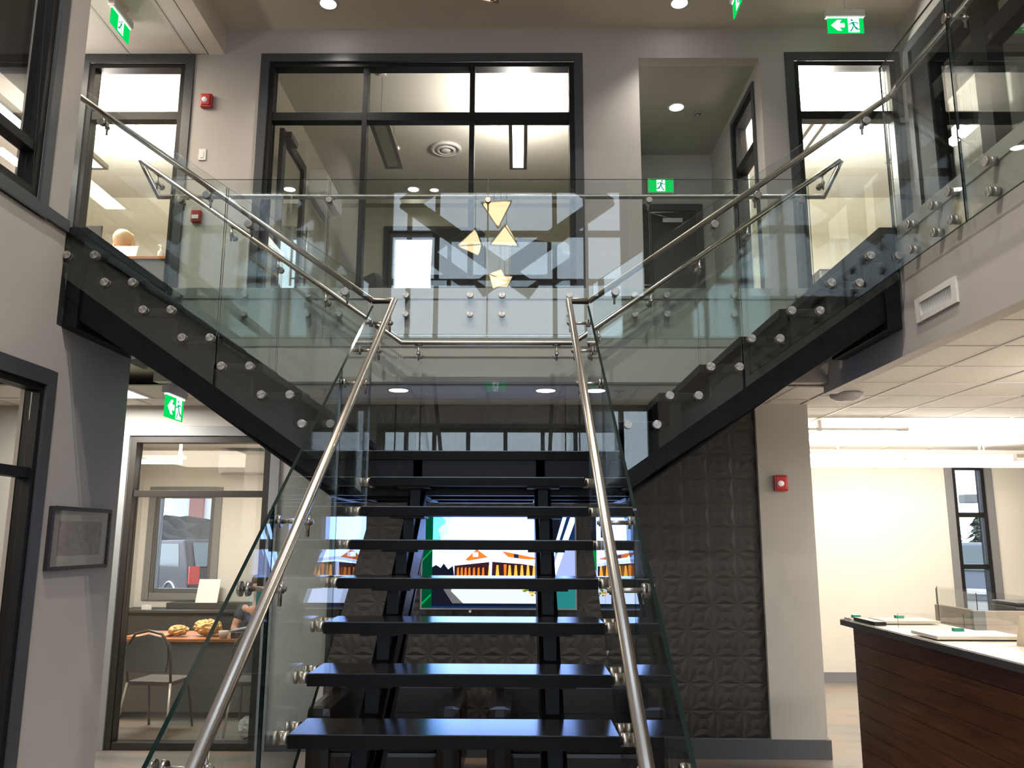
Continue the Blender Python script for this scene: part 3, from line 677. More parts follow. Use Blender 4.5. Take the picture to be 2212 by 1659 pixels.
# ==================================================================== ALARMS AND WALL DEVICES
def strobe(label, x, y, z):
    t = thing('fire_strobe', label, 'fire alarm', (x, y, z), 'red fire alarm strobes')
    obj('base', MB().box(x-.058, x+.058, y-.05, y, z-.07, z+.07), redp, t, .016)
    obj('front_plate', MB().box(x-.045, x+.04, y-.062, y-.048, z-.052, z+.055), mat('alarm_red_light', (.55, .05, .05), .3), t, .008)
    obj('lens', MB().lathe((x-.008, y-.062, z-.005), [(.026, 0), (.022, -.018), (.008, -.026)], 'Y', 16), clearl, t)
strobe('red fire strobe on the upper wall right of the left office screen', -3.078, YW, 5.987)
strobe('red fire strobe on the lower column beside the relief panel', 2.266, 7.25, 2.246)
t = thing('pull_station', 'red fire alarm pull station on the upper wall behind the left flight', 'fire alarm', (-3.095, YW, 4.79))
obj('base', MB().box(-3.095-.045, -3.095+.045, YW-.045, YW, 4.79-.058, 4.79+.058), redp, t, .005)
obj('handle', MB().box(-3.095-.032, -3.095+.032, YW-.054, YW-.044, 4.79-.035, 4.79+.005), white, t, .003)
t = thing('switch_plate', 'white wall plate above the pull station', 'switch', (-3.088, YW, 5.43))
obj('plate', MB().box(-3.088-.036, -3.088+.036, YW-.012, YW, 5.43-.058, 5.43+.058), white, t, .003)
obj('rocker', MB().box(-3.088-.016, -3.088+.016, YW-.017, YW-.011, 5.43-.033, 5.43+.033), white, t, .002)
t = thing('wall_vent', 'white slotted air grille on the right slab edge', 'vent', (2.38, 4.57, 3.11))
m = holed('X', 2.366, 2.38, 4.337, 4.805, 3.033, 3.180, [(4.39, 4.75, 3.068, 3.145)])
obj('frame', m, offw, t, .002); obj('backing', MB().box(2.378, 2.3795, 4.39, 4.75, 3.068, 3.145), black, t)
for i in range(22):
    y = 4.396+i*.0164; obj('louvre', MB().box(2.373, 2.378, y, y+.0045, 3.068, 3.145), offw, t)
t = thing('ceiling_speaker', 'shallow dome fixture on the reception tile ceiling', 'ceiling fixture', (2.67, 6.68, ZL))
obj('dome', MB().lathe((2.67, 6.68, ZL), [(.13, -.004), (.125, -.03), (.09, -.055), (.04, -.066)], 'Z', 28), mat('dome_grey', (.42, .40, .42), .5), t)
def sprinkler(label, x, y, z):
    t = thing('sprinkler', label, 'sprinkler', (x, y, z), 'ceiling sprinklers')
    obj('escutcheon', MB().lathe((x, y, z), [(.04, 0), (.036, -.008)], 'Z', 18), silver, t)
    obj('head', MB().cyl((x, y, z-.008), (x, y, z-.03), .009).lathe((x, y, z-.05), [(.022, 0), (.022, .003)], 'Z', 14).tube([(x-.012, y, z-.028), (x-.014, y, z-.04), (x, y, z-.05)], .003, 6).tube([(x+.012, y, z-.028), (x+.014, y, z-.04), (x, y, z-.05)], .003, 6), silver, t)
sprinkler('sprinkler under the balcony on the left', -1.557, 6.53, ZL); sprinkler('sprinkler under the balcony on the right', .809, 6.58, ZL)
sprinkler('sprinkler in the corridor ceiling beside the round downlight', 2.0, 8.6, 6.464); sprinkler('sprinkler in the meeting room ceiling', -1.62, 8.0, 6.62)

# ==================================================================== LIGHT FIXTURES
def downlight(label, x, y, z, power, r=.075, ang=110, lens=None, col=NEUT):
    t = thing('downlight', label, 'downlight', (x, y, z), 'round recessed downlights')
    obj('trim_ring', MB().lathe((x, y, z), [(r+.022, .0), (r+.02, -.006), (r, -.004)], 'Z', 28), offw, t)
    obj('lens', MB().lathe((x, y, z-.0045), [(r, 0), (r, -.002)], 'Z', 28), lens or downl, t)
    if power: spot('downlight_lamp', (x, y, z-.02), power, ang, .8, col, .06)
for x, p in ((-.97, 24), (.214, 24)): downlight('round downlight under the balcony %s' % ('left of centre' if x < 0 else 'right of centre'), x, 6.555, ZL, p)
downlight('round downlight in the corridor ceiling', 1.735, 8.46, 6.464, 42)
for lab, x, y, p in (('left', -1.83, 7.1, 130), ('right', 1.52, 7.1, 130)): downlight('stairwell ceiling downlight near the back wall at the ' + lab, x, y, ZC, p)
for i, (x, y) in enumerate(((-1.7, 2.2), (1.2, 2.2), (-1.7, -.4), (1.2, -.4))): downlight('stairwell high ceiling downlight, ' + ('back left', 'back right', 'front left', 'front right')[i], x, y, 8.6, (1000, 1000, 80, 80)[i], .09, 130)
for x, y, lab in ((-1.60, 9.74, 'left'), (-1.5, 11.0, 'far left')): downlight('lit disc on the meeting room ceiling standing in for a glass reflection, ' + lab, x, y, 6.62, 6)  # discs and lamps put where lobby downlights reflect in the glass

def linear(label, x, y0, y1, z, ceil, lit=True, w=.165, power=0, upw=0):
    t = thing('linear_pendant', label, 'pendant light', (x, (y0+y1)/2, z), 'linear pendants in the upper rooms')
    fm = mat('pendant_bronze', (.15, .135, .115), .45)
    h = w/2
    obj('frame', MB().box(x-h, x-h+.04, y0, y1, z, z+.055).box(x+h-.04, x+h, y0, y1, z, z+.055).box(x-h+.04, x+h-.04, y0, y0+.05, z, z+.055).box(x-h+.04, x+h-.04, y1-.05, y1, z, z+.055), fm, t, .003)
    obj('diffuser', MB().box(x-h+.04, x+h-.04, y0+.05, y1-.05, z+.004, z+.05), lampw if lit else mat('diffuser_off', (.62, .58, .48), .6), t)
    for y in (y0+.12, y1-.12): obj('cable', MB().cyl((x, y, z+.055), (x, y, ceil), .002, 6), black, t)
    obj('canopy', MB().lathe((x, y0+.12, ceil-.018), [(.04, 0), (.045, .018)], 'Z', 16), white, t)
    if upw: area('pendant_uplight', (x, (y0+y1)/2, z+.075), w, y1-y0, upw, NEUT, UP)
    if power: area('pendant_downlight', (x, (y0+y1)/2, z-.01), w-.06, y1-y0-.1, power, NEUT)
linear('unlit linear pendant in the left half of the meeting room', -1.46, 7.93, 9.03, 6.0, 6.62, lit=False, w=.21)
linear('lit linear pendant in the right half of the meeting room', -.015, 7.93, 9.05, 6.0, 6.62, upw=70, power=10, w=.20)
linear('lit linear pendant in the upper left office', -4.92, 8.05, 9.05, 6.0, 6.62, w=.2, upw=330, power=190)
linear('lit linear pendant in the upper right office', 3.10, 7.93, 9.0, 6.0, 6.62, upw=330, power=190)
linear('second lit linear pendant in the upper right office', 4.27, 7.93, 8.9, 6.0, 6.62, upw=200, power=100)
linear('lit linear pendant behind the left upper window', -4.6, 6.2, 7.2, 5.45, 6.5, w=.3, upw=8, power=5)
linear('lit linear pendant high behind the left upper window', -3.65, 3.0, 4.3, 6.0, 6.55, w=.22, upw=5, power=3)
def diffuser(label, x, y, z):
    t = thing('round_diffuser', label, 'air diffuser', (x, y, z), 'round ceiling diffusers')
    obj('rim', MB().lathe((x, y, z), [(.20, 0), (.19, -.03), (.155, -.035), (.15, -.01)], 'Z', 32), offw, t)
    obj('ring', MB().lathe((x, y, z-.02), [(.125, 0), (.12, -.02), (.09, -.024), (.085, 0)], 'Z', 32), offw, t)
    obj('ring', MB().lathe((x, y, z-.03), [(.065, 0), (.05, -.018), (.01, -.02)], 'Z', 24), offw, t)
    obj('throat', MB().lathe((x, y, z-.002), [(.15, 0), (.15, -.004)], 'Z', 32), mat('diffuser_dark', (.10, .09, .08), .6), t)
diffuser('round ceiling diffuser in the meeting room', -.93, 9.75, 6.62); diffuser('round ceiling diffuser in the upper left office', -4.46, 9.75, 6.62)
def heat_pump(label, c, axis):
    t = thing('heat_pump', label, 'air conditioner', c, 'wall air conditioners')
    x, y, z = c
    prof = [(0, .30), (.19, .30), (.225, .25), (.235, .08), (.20, .02), (.10, 0), (0, 0)]
    if axis == 'Y': obj('body', MB().prism([(y-d, z+h) for d, h in prof], 'X', x-.40, x+.40), white, t, .006); obj('outlet', MB().box(x-.36, x+.36, y-.222, y-.12, z+.006, z+.026), mat('outlet_grey', (.35, .34, .32), .5), t); g = [(x-.35+i*.145, i) for i in range(5)]
    else: obj('body', MB().prism([(x+d, z+h) for d, h in prof], 'Y', y-.42, y+.42), white, t, .006); obj('outlet', MB().box(x+.12, x+.222, y-.38, y+.38, z+.006, z+.026), mat('outlet_grey', (.35, .34, .32), .5), t); g = [(y-.37+i*.15, i) for i in range(5)]
    for a, i in g:
        m = MB()
        for k in range(3):
            dd = .04+k*.045
            if axis == 'Y': m.box(a, a+.12, y-dd-.02, y-dd, z+.30, z+.304)
            else: m.box(x+dd, x+dd+.02, a, a+.12, z+.30, z+.304)
        obj('intake_slot', m, mat('slot_grey', (.12, .12, .12), .6), t)
heat_pump('white wall air conditioner high in the lower office', (-3.30, 10.4, 2.52), 'Y')
heat_pump('white wall air conditioner in the meeting room', (-2.60, 10.0, 5.95), 'X')
# lower left office tube and corridor panel
t = thing('tube_light', 'white tube light on a rod in the lower office', 'tube light', (-3.9, 8.9, 2.6), 'tube lights')
obj('rail', MB().box(-4.40, -3.62, 8.93, 8.99, 2.60, 2.64), offw, t, .004); obj('diffuser', MB().cyl((-4.40, 8.96, 2.575), (-3.66, 8.96, 2.575), .028, 16), tubew, t)
obj('hanger', MB().cyl((-3.68, 8.96, 2.64), (-3.68, 8.96, 2.86), .016).lathe((-3.68, 8.96, 2.64), [(.03, 0), (.016, .05)], 'Z', 14), offw, t)
area('office_tube_lamp', (-3.6, 8.7, 2.54), .9, .3, 60, NEUT); area('office_tube_up', (-3.6, 8.9, 2.66), .9, .2, 12, WARM, UP)
t = thing('panel_light', 'flat lit ceiling panel left of the hanging exit sign', 'ceiling light', (-3.3, 6.7, ZL), None)
obj('frame', holed('Z', ZL-.012, ZL-.003, -3.85, -3.12, 6.45, 6.95, [(-3.82, -3.15, 6.48, 6.92)]), offw, t); obj('diffuser', MB().box(-3.82, -3.15, 6.48, 6.92, ZL-.009, ZL-.004), lampw, t)
area('corridor_panel_lamp', (-3.5, 6.7, ZL-.03), .7, .5, 60, NEUT)
# reception tubes
t = thing('tube_light', 'long pair of lit tubes above the reception, nearer row', 'tube light', (4.0, 8.75, 2.6), 'tube lights')
obj('rail', MB().box(2.95, 5.45, 8.80, 8.86, 2.66, 2.70), offw, t, .004)
for a, b in ((3.03, 4.06), (4.11, 5.20)): obj('diffuser', MB().cyl((a, 8.83, 2.625), (b, 8.83, 2.625), .036, 16), tubew, t)
for a in (2.99, 4.085, 5.25): obj('socket', MB().box(a-.02, a+.02, 8.80, 8.86, 2.60, 2.67), offw, t, .004)
for a in (3.4, 4.9): obj('hanger', MB().cyl((a, 8.83, 2.70), (a, 8.83, ZL), .008), offw, t)
t = thing('tube_light', 'lit tube row above the reception, farther row', 'tube light', (4.0, 10.0, 2.7), 'tube lights')
obj('rail', MB().box(3.0, 6.2, 9.97, 10.03, 2.70, 2.74), offw, t, .004); obj('diffuser', MB().cyl((3.05, 10.0, 2.66), (6.1, 10.0, 2.66), .036, 16), tubew, t)
for a in (3.4, 5.6): obj('hanger', MB().cyl((a, 10.0, 2.74), (a, 10.0, ZL), .008), offw, t)
t = thing('tube_light', 'added lit tube row out of view above the reception at the right', 'tube light', (5.2, 5.3, 2.6), 'tube lights')  # unseen tube row added to brighten the reception ceiling and left wall
obj('rail', MB().box(4.15, 6.4, 5.27, 5.33, 2.66, 2.70), offw, t, .004); obj('diffuser', MB().cyl((4.2, 5.3, 2.625), (6.35, 5.3, 2.625), .036, 16), tubew, t)
for a in (4.6, 6.0): obj('hanger', MB().cyl((a, 5.3, 2.70), (a, 5.3, ZL), .008), offw, t)
area('added_up_near', (5.2, 5.3, 2.72), 2.2, .2, 170, NEUT, UP); area('added_down_near', (5.2, 5.3, 2.57), 2.2, .2, 150, NEUT)  # both lamps belong to the added tube row
t = thing('conduit_rail', 'thin white rail with an end cap below the reception ceiling', 'rail', (3.4, 8.3, 2.86))
obj('rail', MB().box(2.7, 3.78, 8.26, 8.30, 2.845, 2.87), offw, t, .003); obj('end_cap', MB().cyl((3.78, 8.28, 2.858), (3.90, 8.28, 2.862), .014, 12, r1=.026), offw, t); obj('clip', MB().box(3.0, 3.03, 8.255, 8.305, 2.835, ZL), offw, t)
area('reception_up', (4.1, 8.83, 2.72), 2.4, .2, 150, NEUT, UP); area('reception_down', (4.1, 8.83, 2.57), 2.4, .2, 38, NEUT)
area('reception_up_far', (4.6, 10.0, 2.76), 3.0, .2, 60, NEUT, UP); area('reception_down_far', (4.6, 10.0, 2.6), 3.0, .2, 8, NEUT)

# pendant lamp cluster above the stairs (seen as reflections)
pan_g = emis('lamp_panel', (1, .72, .40), 13.0); pan_f = mat('lamp_frame', (.10, .08, .06), .4)
def tetra(label, c, r, rz, tilt):
    t = thing('tetrahedron_lamp', label, 'pendant light', c, 'triangular pendant lamps over the stairs')
    R_ = Matrix.Rotation(rz, 3, 'Z') @ Matrix.Rotation(tilt, 3, 'X')
    vs = [R_ @ Vector(v)*r for v in ((0, 0, 1), (.94, 0, -.33), (-.47, .82, -.33), (-.47, -.82, -.33))]
    vs = [Vector(c)+v for v in vs]
    for f in ((0, 1, 2), (0, 2, 3), (0, 3, 1), (1, 3, 2)):
        ctr = sum((vs[i] for i in f), Vector())/3; nrm = (ctr-Vector(c)).normalized()
        m = MB(); m.add([ctr+(vs[i]-ctr)*.86 for i in f], [(0, 1, 2)]); obj('panel', m, pan_g, t)
    m = MB()
    for i in range(4):
        for j in range(i+1, 4): m.cyl(vs[i], vs[j], .006, 8)
    obj('frame', m, pan_f, t)
    top = max(vs, key=lambda v: v.z); obj('cord', MB().cyl(top, (c[0], c[1], 8.6), .003, 6), black, t)
for i, (lab, c, r, rz, ti) in enumerate((('highest of the four triangular lamps', (-.257, 3.80, 5.36), .21, .4, 2.9), ('second highest of the four triangular lamps', (-.16, 3.80, 5.06), .20, 1.3, 2.2),
        ('third of the four triangular lamps', (-.51, 3.80, 4.96), .19, .9, .15), ('lowest of the four triangular lamps', (-.236, 3.80, 4.56), .15, 2.0, 2.0))): tetra(lab, c, r, rz, ti)
# soft room light behind the glazing at both sides
area('left_upper_room', (-4.4, 3.0, 6.4), 1.5, 3, 18, WARM); area('left_lower_room', (-4.4, 3.2, 2.85), 1.6, 2.5, 80, WARM)
area('right_upper_room', (5.6, 4.5, 6.5), 2.0, 4, 60, (1, .93, .75)); area('left_corridor', (-4.3, 6.2, 6.45), 1.2, 1.6, 90, WARM)

# ==================================================================== PICTURE
t = thing('picture_frame', 'thin black picture frame with a faded sketch on the lower left wall', 'picture', (XL, 5.4, 1.56))
y0, y1, z0, z1 = 5.035, 5.775, 1.567, 1.951
obj('frame', holed('X', XL, XL+.028, y0, y1, z0, z1, [(y0+.022, y1-.022, z0+.022, z1-.022)]), mat('frame_black', (.025, .02, .024), .35), t, .003)
obj('mat_board', MB().box(XL+.004, XL+.012, y0+.022, y1-.022, z0+.022, z1-.022), mat('mat_board', (.50, .455, .42), .7), t)
obj('sketch', MB().box(XL+.012, XL+.0135, y0+.11, y1-.10, z0+.085, z1-.085), mat('sketch', (.27, .22, .23), .7, noise=.35, nscale=16, stretch=(1, 1, 2)), t)
obj('glass', MB().box(XL+.018, XL+.02, y0+.022, y1-.022, z0+.022, z1-.022), pane, t)

# ==================================================================== RECEPTION
t = thing('reception_desk', 'walnut plank reception desk with a dark counter edge', 'desk', (2.9, 5, 0))
bx0, bx1, by0, by1, bz = 2.535, 2.60, 2.4, 6.53, 1.125
obj('carcass', MB().box(bx0+.012, bx1+.3, by0+.012, by1-.012, .02, bz), black, t)
n = 9; ph = (bz-.02)/n
for i in range(n): obj('plank', MB().box(bx0, bx0+.016, by0, by1, .02+i*ph+.0015, .02+(i+1)*ph-.0015), wood, t, .0015)
for i in range(n): obj('plank', MB().box(bx0+.016, bx1+.3, by1-.016, by1, .02+i*ph+.0015, .02+(i+1)*ph-.0015), wood, t, .0015)
ctop = mat('counter_white', (.80, .74, .63), .3); cedge = mat('counter_edge', (.05, .045, .04), .4)
obj('counter_edge', MB().box(2.465, 3.06, 2.3, 6.60, 1.125, 1.168), cedge, t, .004); obj('counter_top', MB().box(2.475, 3.05, 2.31, 6.59, 1.168, 1.173), ctop, t)
obj('work_surface', MB().box(2.9, 3.9, 2.4, 6.5, .72, .75), ctop, t)
def clipboard(label, x0, x1, y0, y1, z, th, clip=True):
    t = thing('clipboard', label, 'clipboard', ((x0+x1)/2, (y0+y1)/2, z), 'boards on the reception counter')
    obj('board', MB().box(x0, x1, y0, y1, z, z+th), mat('board_cream', (.72, .64, .54), .5), t, .004)
    obj('sheet', MB().box(x0+.015, x1-.015, y0+.02, y1-.02, z+th, z+th+.001), mat('paper', (.85, .83, .78), .6), t)
    if clip: obj('clip', MB().box((x0+x1)/2-.03, (x0+x1)/2+.03, y1-.09, y1-.05, z+th, z+th+.022), mat('clip_green', (.02, .30, .20), .4), t, .004)
clipboard('cream board with a green clip, nearest on the counter', 2.50, 3.03, 5.16, 5.50, 1.182, .02)
clipboard('cream board in the middle of the counter', 2.60, 3.0, 6.12, 6.40, 1.180, .02)
clipboard('low cream board at the far end of the counter', 2.49, 2.62, 6.45, 6.58, 1.174, .012)
tag(obj('black_tray', MB().box(2.50, 2.585, 6.05, 6.42, 1.174, 1.20), black, None, .004), 'black tray beside the middle board on the counter', 'tray')
tag(obj('display_base', MB().box(2.54, 3.0, 5.18, 5.46, 1.173, 1.182), black, None, .003), 'low black stand under the nearest board', 'stand')
t = thing('acrylic_screen', 'clear acrylic screen standing on the reception counter', 'screen', (3.0, 5.6, 1.173))
obj('panel', sheet('X', 3.055, .006, [(4.4, 1.173), (6.25, 1.173), (6.25, 1.435), (4.4, 1.435)]), [pane, gedge], t); obj('panel', sheet('Y', 5.9, .006, [(2.60, 1.173), (3.05, 1.173), (3.05, 1.27), (2.60, 1.27)]), [pane, gedge], t)
t = thing('partition', 'low tan office partition behind the reception counter', 'partition', (3.9, 7.3, 0))
obj('panel', MB().box(3.74, 3.79, 7.05, 7.72, .05, 1.20), mat('tan_fabric', (.30, .25, .20), .8), t, .006); obj('panel', MB().box(3.79, 5.6, 7.05, 7.10, .05, 1.195), mat('tan_fabric', (.30, .25, .20), .8), t, .006)
obj('post', MB().box(3.70, 3.80, 7.0, 7.05, .05, 1.20), mat('post_grey', (.12, .12, .12), .5), t, .003); obj('glass_topper', sheet('X', 3.765, .008, [(7.05, 1.20), (7.72, 1.20), (7.72, 1.34), (7.05, 1.34)]), [pane, gedge], t)
t = thing('printer', 'black office printer behind the partition', 'printer', (4.5, 7.6, .75))
obj('body', MB().box(4.30, 4.85, 7.45, 7.85, .75, 1.20), black, t, .02); obj('lid', MB().box(4.32, 4.83, 7.46, 7.84, 1.20, 1.235), black, t, .012); obj('control_panel', MB().box(4.50, 4.62, 7.44, 7.46, 1.17, 1.235), mat('panel_teal', (.06, .13, .14), .3), t)
tag(obj('side_table', MB().box(4.2, 5.2, 7.3, 8.0, .70, .75).box(4.22, 4.26, 7.32, 7.36, 0, .70).box(5.14, 5.18, 7.32, 7.36, 0, .70).box(4.22, 4.26, 7.94, 7.98, 0, .70).box(5.14, 5.18, 7.94, 7.98, 0, .70), greyd, None, .003), 'grey table carrying the black printer', 'table')
tag(obj('notice_card', MB().prism([(4.92, 1.173), (5.0, 1.173), (4.955, 1.34), (4.95, 1.34)], 'X', 2.875, 3.0), mat('card_cream', (.80, .70, .50), .6), None), 'cream notice card standing at the right end of the counter', 'card')

# ==================================================================== ARMCHAIRS UNDER THE STAIRS
def armchair(label, x0, x1):
    t = thing('armchair', label, 'armchair', ((x0+x1)/2, 6.5, 0), 'brown leather armchairs')
    y0, y1 = 6.1, 6.95
    obj('seat_base', MB().box(x0+.16, x1-.16, y0+.03, y1-.15, .08, .30), leather, t, .03)
    obj('seat_cushion', MB().box(x0+.17, x1-.17, y0, y1-.20, .30, .45), leather, t, .05)
    obj('backrest', MB().box(x0+.04, x1-.04, y1-.24, y1, .10, .70), leather, t, .07)
    for a, b in ((x0, x0+.18), (x1-.18, x1)): obj('arm', MB().box(a, b, y0+.01, y1-.05, .08, .60), leather, t, .06)
    for a in (x0+.06, x1-.10):
        for b in (y0+.08, y1-.12): obj('foot', MB().box(a, a+.05, b, b+.05, 0, .085), black, t)
armchair('brown leather armchair under the left side of the stairs', -1.49, -.40); armchair('brown leather armchair under the right side of the stairs', -.22, 1.02)

# ==================================================================== LOWER OFFICE
t = thing('office_desk', 'wood topped desk with a grey modesty panel in the lower office', 'desk', (-3.2, 9, 0))
obj('desktop', MB().box(-4.05, -2.12, 8.60, 9.35, .735, .765), orangew, t, .004); obj('modesty_panel', MB().box(-3.98, -2.14, 8.66, 8.69, .06, .735), greyd, t); obj('side_panel', MB().box(-4.0, -3.97, 8.66, 9.3, 0, .735), greyd, t)
t = thing('credenza', 'low dark cabinet under the outside window of the lower office', 'cabinet', (-3.9, 10.1, 0))
obj('body', MB().box(-4.66, -3.20, 9.95, 10.38, 0, .90), mat('credenza_dark', (.055, .052, .043), .5), t, .004); obj('top', MB().box(-4.69, -3.17, 9.92, 10.385, .90, .93), mat('credenza_dark', (.055, .052, .043), .5), t, .004)
for i in range(3): obj('drawer', MB().box(-4.60+i*.46, -4.60+i*.46+.44, 9.945, 9.955, .30, .62), mat('credenza_dark', (.055, .052, .043), .5), t, .003)
tag(obj('shelf_riser', MB().box(-4.2, -3.25, 10.15, 10.38, .93, 1.0), mat('credenza_dark', (.055, .052, .043), .5), None, .004), 'dark ledge on the cabinet below the outside window', 'ledge')
tag(obj('white_board', MB().prism([(10.16, 1.001), (10.175, 1.001), (10.27, 1.27), (10.255, 1.27)], 'X', -3.86, -3.60), mat('board_white', (.85, .80, .70), .5), None), 'cream square board leaning below the outside window', 'board')
tag(obj('white_box', MB().prism([(-4.42, 9.98), (-4.34, 9.96), (-4.31, 10.01), (-4.39, 10.04)], 'Z', .931, .985), white, None, .004), 'small white box on the left end of the dark cabinet', 'box')
def crumple(name, label, c, rx, ry, rz, m_, cat):
    return tag(obj(name, MB().ell(c, rx, ry, rz, 26, 15, jit=.16), m_, None), label, cat)
yel = mat('kraft_paper', (.60, .41, .17), .8)
crumple('paper_bag', 'crumpled yellow paper bag in the middle of the office desk', (-3.22, 8.88, .853), .14, .12, .075, yel, 'paper bag'); crumple('paper_bag', 'smaller crumpled yellow paper left of the bag on the office desk', (-3.50, 8.82, .827), .10, .08, .05, yel, 'paper bag')
tag(obj('orange_pad', MB().prism([(-3.98, 8.64), (-3.60, 8.64), (-3.55, 9.05), (-3.70, 9.05)], 'Z', .766, .785), mat('pad_orange', (.62, .27, .14), .6), None, .002), 'orange pad on the left end of the office desk', 'pad')
tag(obj('orange_pad', MB().prism([(-2.76, 8.63), (-2.2, 8.63), (-2.2, 8.88), (-2.74, 8.88)], 'Z', .766, .79), mat('pad_orange2', (.55, .26, .12), .6), None, .002), 'orange folder in front of the seated man', 'folder')
t = thing('open_binder', 'pale blue binder lying propped open on the office desk', 'binder', (-3.0, 9.0, .766)); obj('cover', MB().prism([(-3.02, .80), (-2.66, .87), (-2.66, .878), (-3.02, .812)], 'Y', 8.90, 9.16), mat('binder_blue', (.35, .45, .55), .4), t); obj('pages', MB().box(-3.0, -2.68, 8.90, 9.16, .766, .80), white, t, .003)
tag(obj('paper_cup', MB().lathe((-2.98, 8.66, .766), [(.035, 0), (.05, .075)], 'Z', 18), mat('cup_pink', (.68, .50, .45), .6), None), 'pale pink cup on the front edge of the office desk', 'cup')
tag(obj('dark_box', MB().box(-2.90, -2.80, 8.64, 8.74, .766, .825), mat('box_dark', (.06, .03, .025), .5), None, .004), 'small dark box beside the pink cup', 'box')
tag(obj('paper_sheets', MB().box(-2.62, -2.30, 8.95, 9.2, .766, .775), white, None), 'white sheets under the arm of the seated man', 'paper')
crumple('plastic_bag', 'white crumpled bag on the office floor by the window frame', (-2.44, 7.85, .09), .07, .07, .09, mat('bag_white', (.62, .62, .60), .5), 'bag')
def folding_chair(label, x, y, rz):
    t = thing('folding_chair', label, 'chair', (0, 0, 0), 'folding chairs in the lower office')
    tb = mat('chair_tube', (.10, .095, .085), .35, metal=.5); pad = mat('chair_pad', (.085, .082, .075), .7)
    arch = [(-.21, -.20+.02, .46), (-.215, -.22, .68), (-.20, -.235, .80), (-.13, -.245, .895), (0, -.25, .925), (.13, -.245, .895), (.20, -.235, .80), (.215, -.22, .68), (.21, -.18, .46)]
    obj('back_frame', MB().tube(arch, .012, 10), tb, t)
    bk = [(-.19, .56), (.19, .56), (.205, .66), (.195, .78), (.13, .865), (0, .895), (-.13, .865), (-.195, .78), (-.205, .66)]
    obj('backrest', MB().prism([(p[0], p[1]) for p in bk], 'Y', -.255, -.225), pad, t, .006)
    obj('seat', MB().box(-.21, .21, -.18, .22, .43, .47), pad, t, .015)
    for a, b in (((-.21, -.18, .46), (-.25, -.26, 0)), ((.21, -.18, .46), (.25, -.26, 0)), ((-.20, .16, .44), (-.22, .26, 0)), ((.20, .16, .44), (.22, .26, 0))): obj('leg', MB().tube([a, b], .0115, 10), mat('chair_leg', (.55, .50, .42), .35, metal=.6) if a[1] < 0 else tb, t)
    t.location = (x, y, 0); t.rotation_euler = (0, 0, rz); return t
fc = folding_chair('grey folding chair with a rounded back facing the office desk', -3.36, 8.10, -.12)
dup(fc, (-2.42, 8.12, 0), .10, 'second folding chair behind the handrail at the office desk')

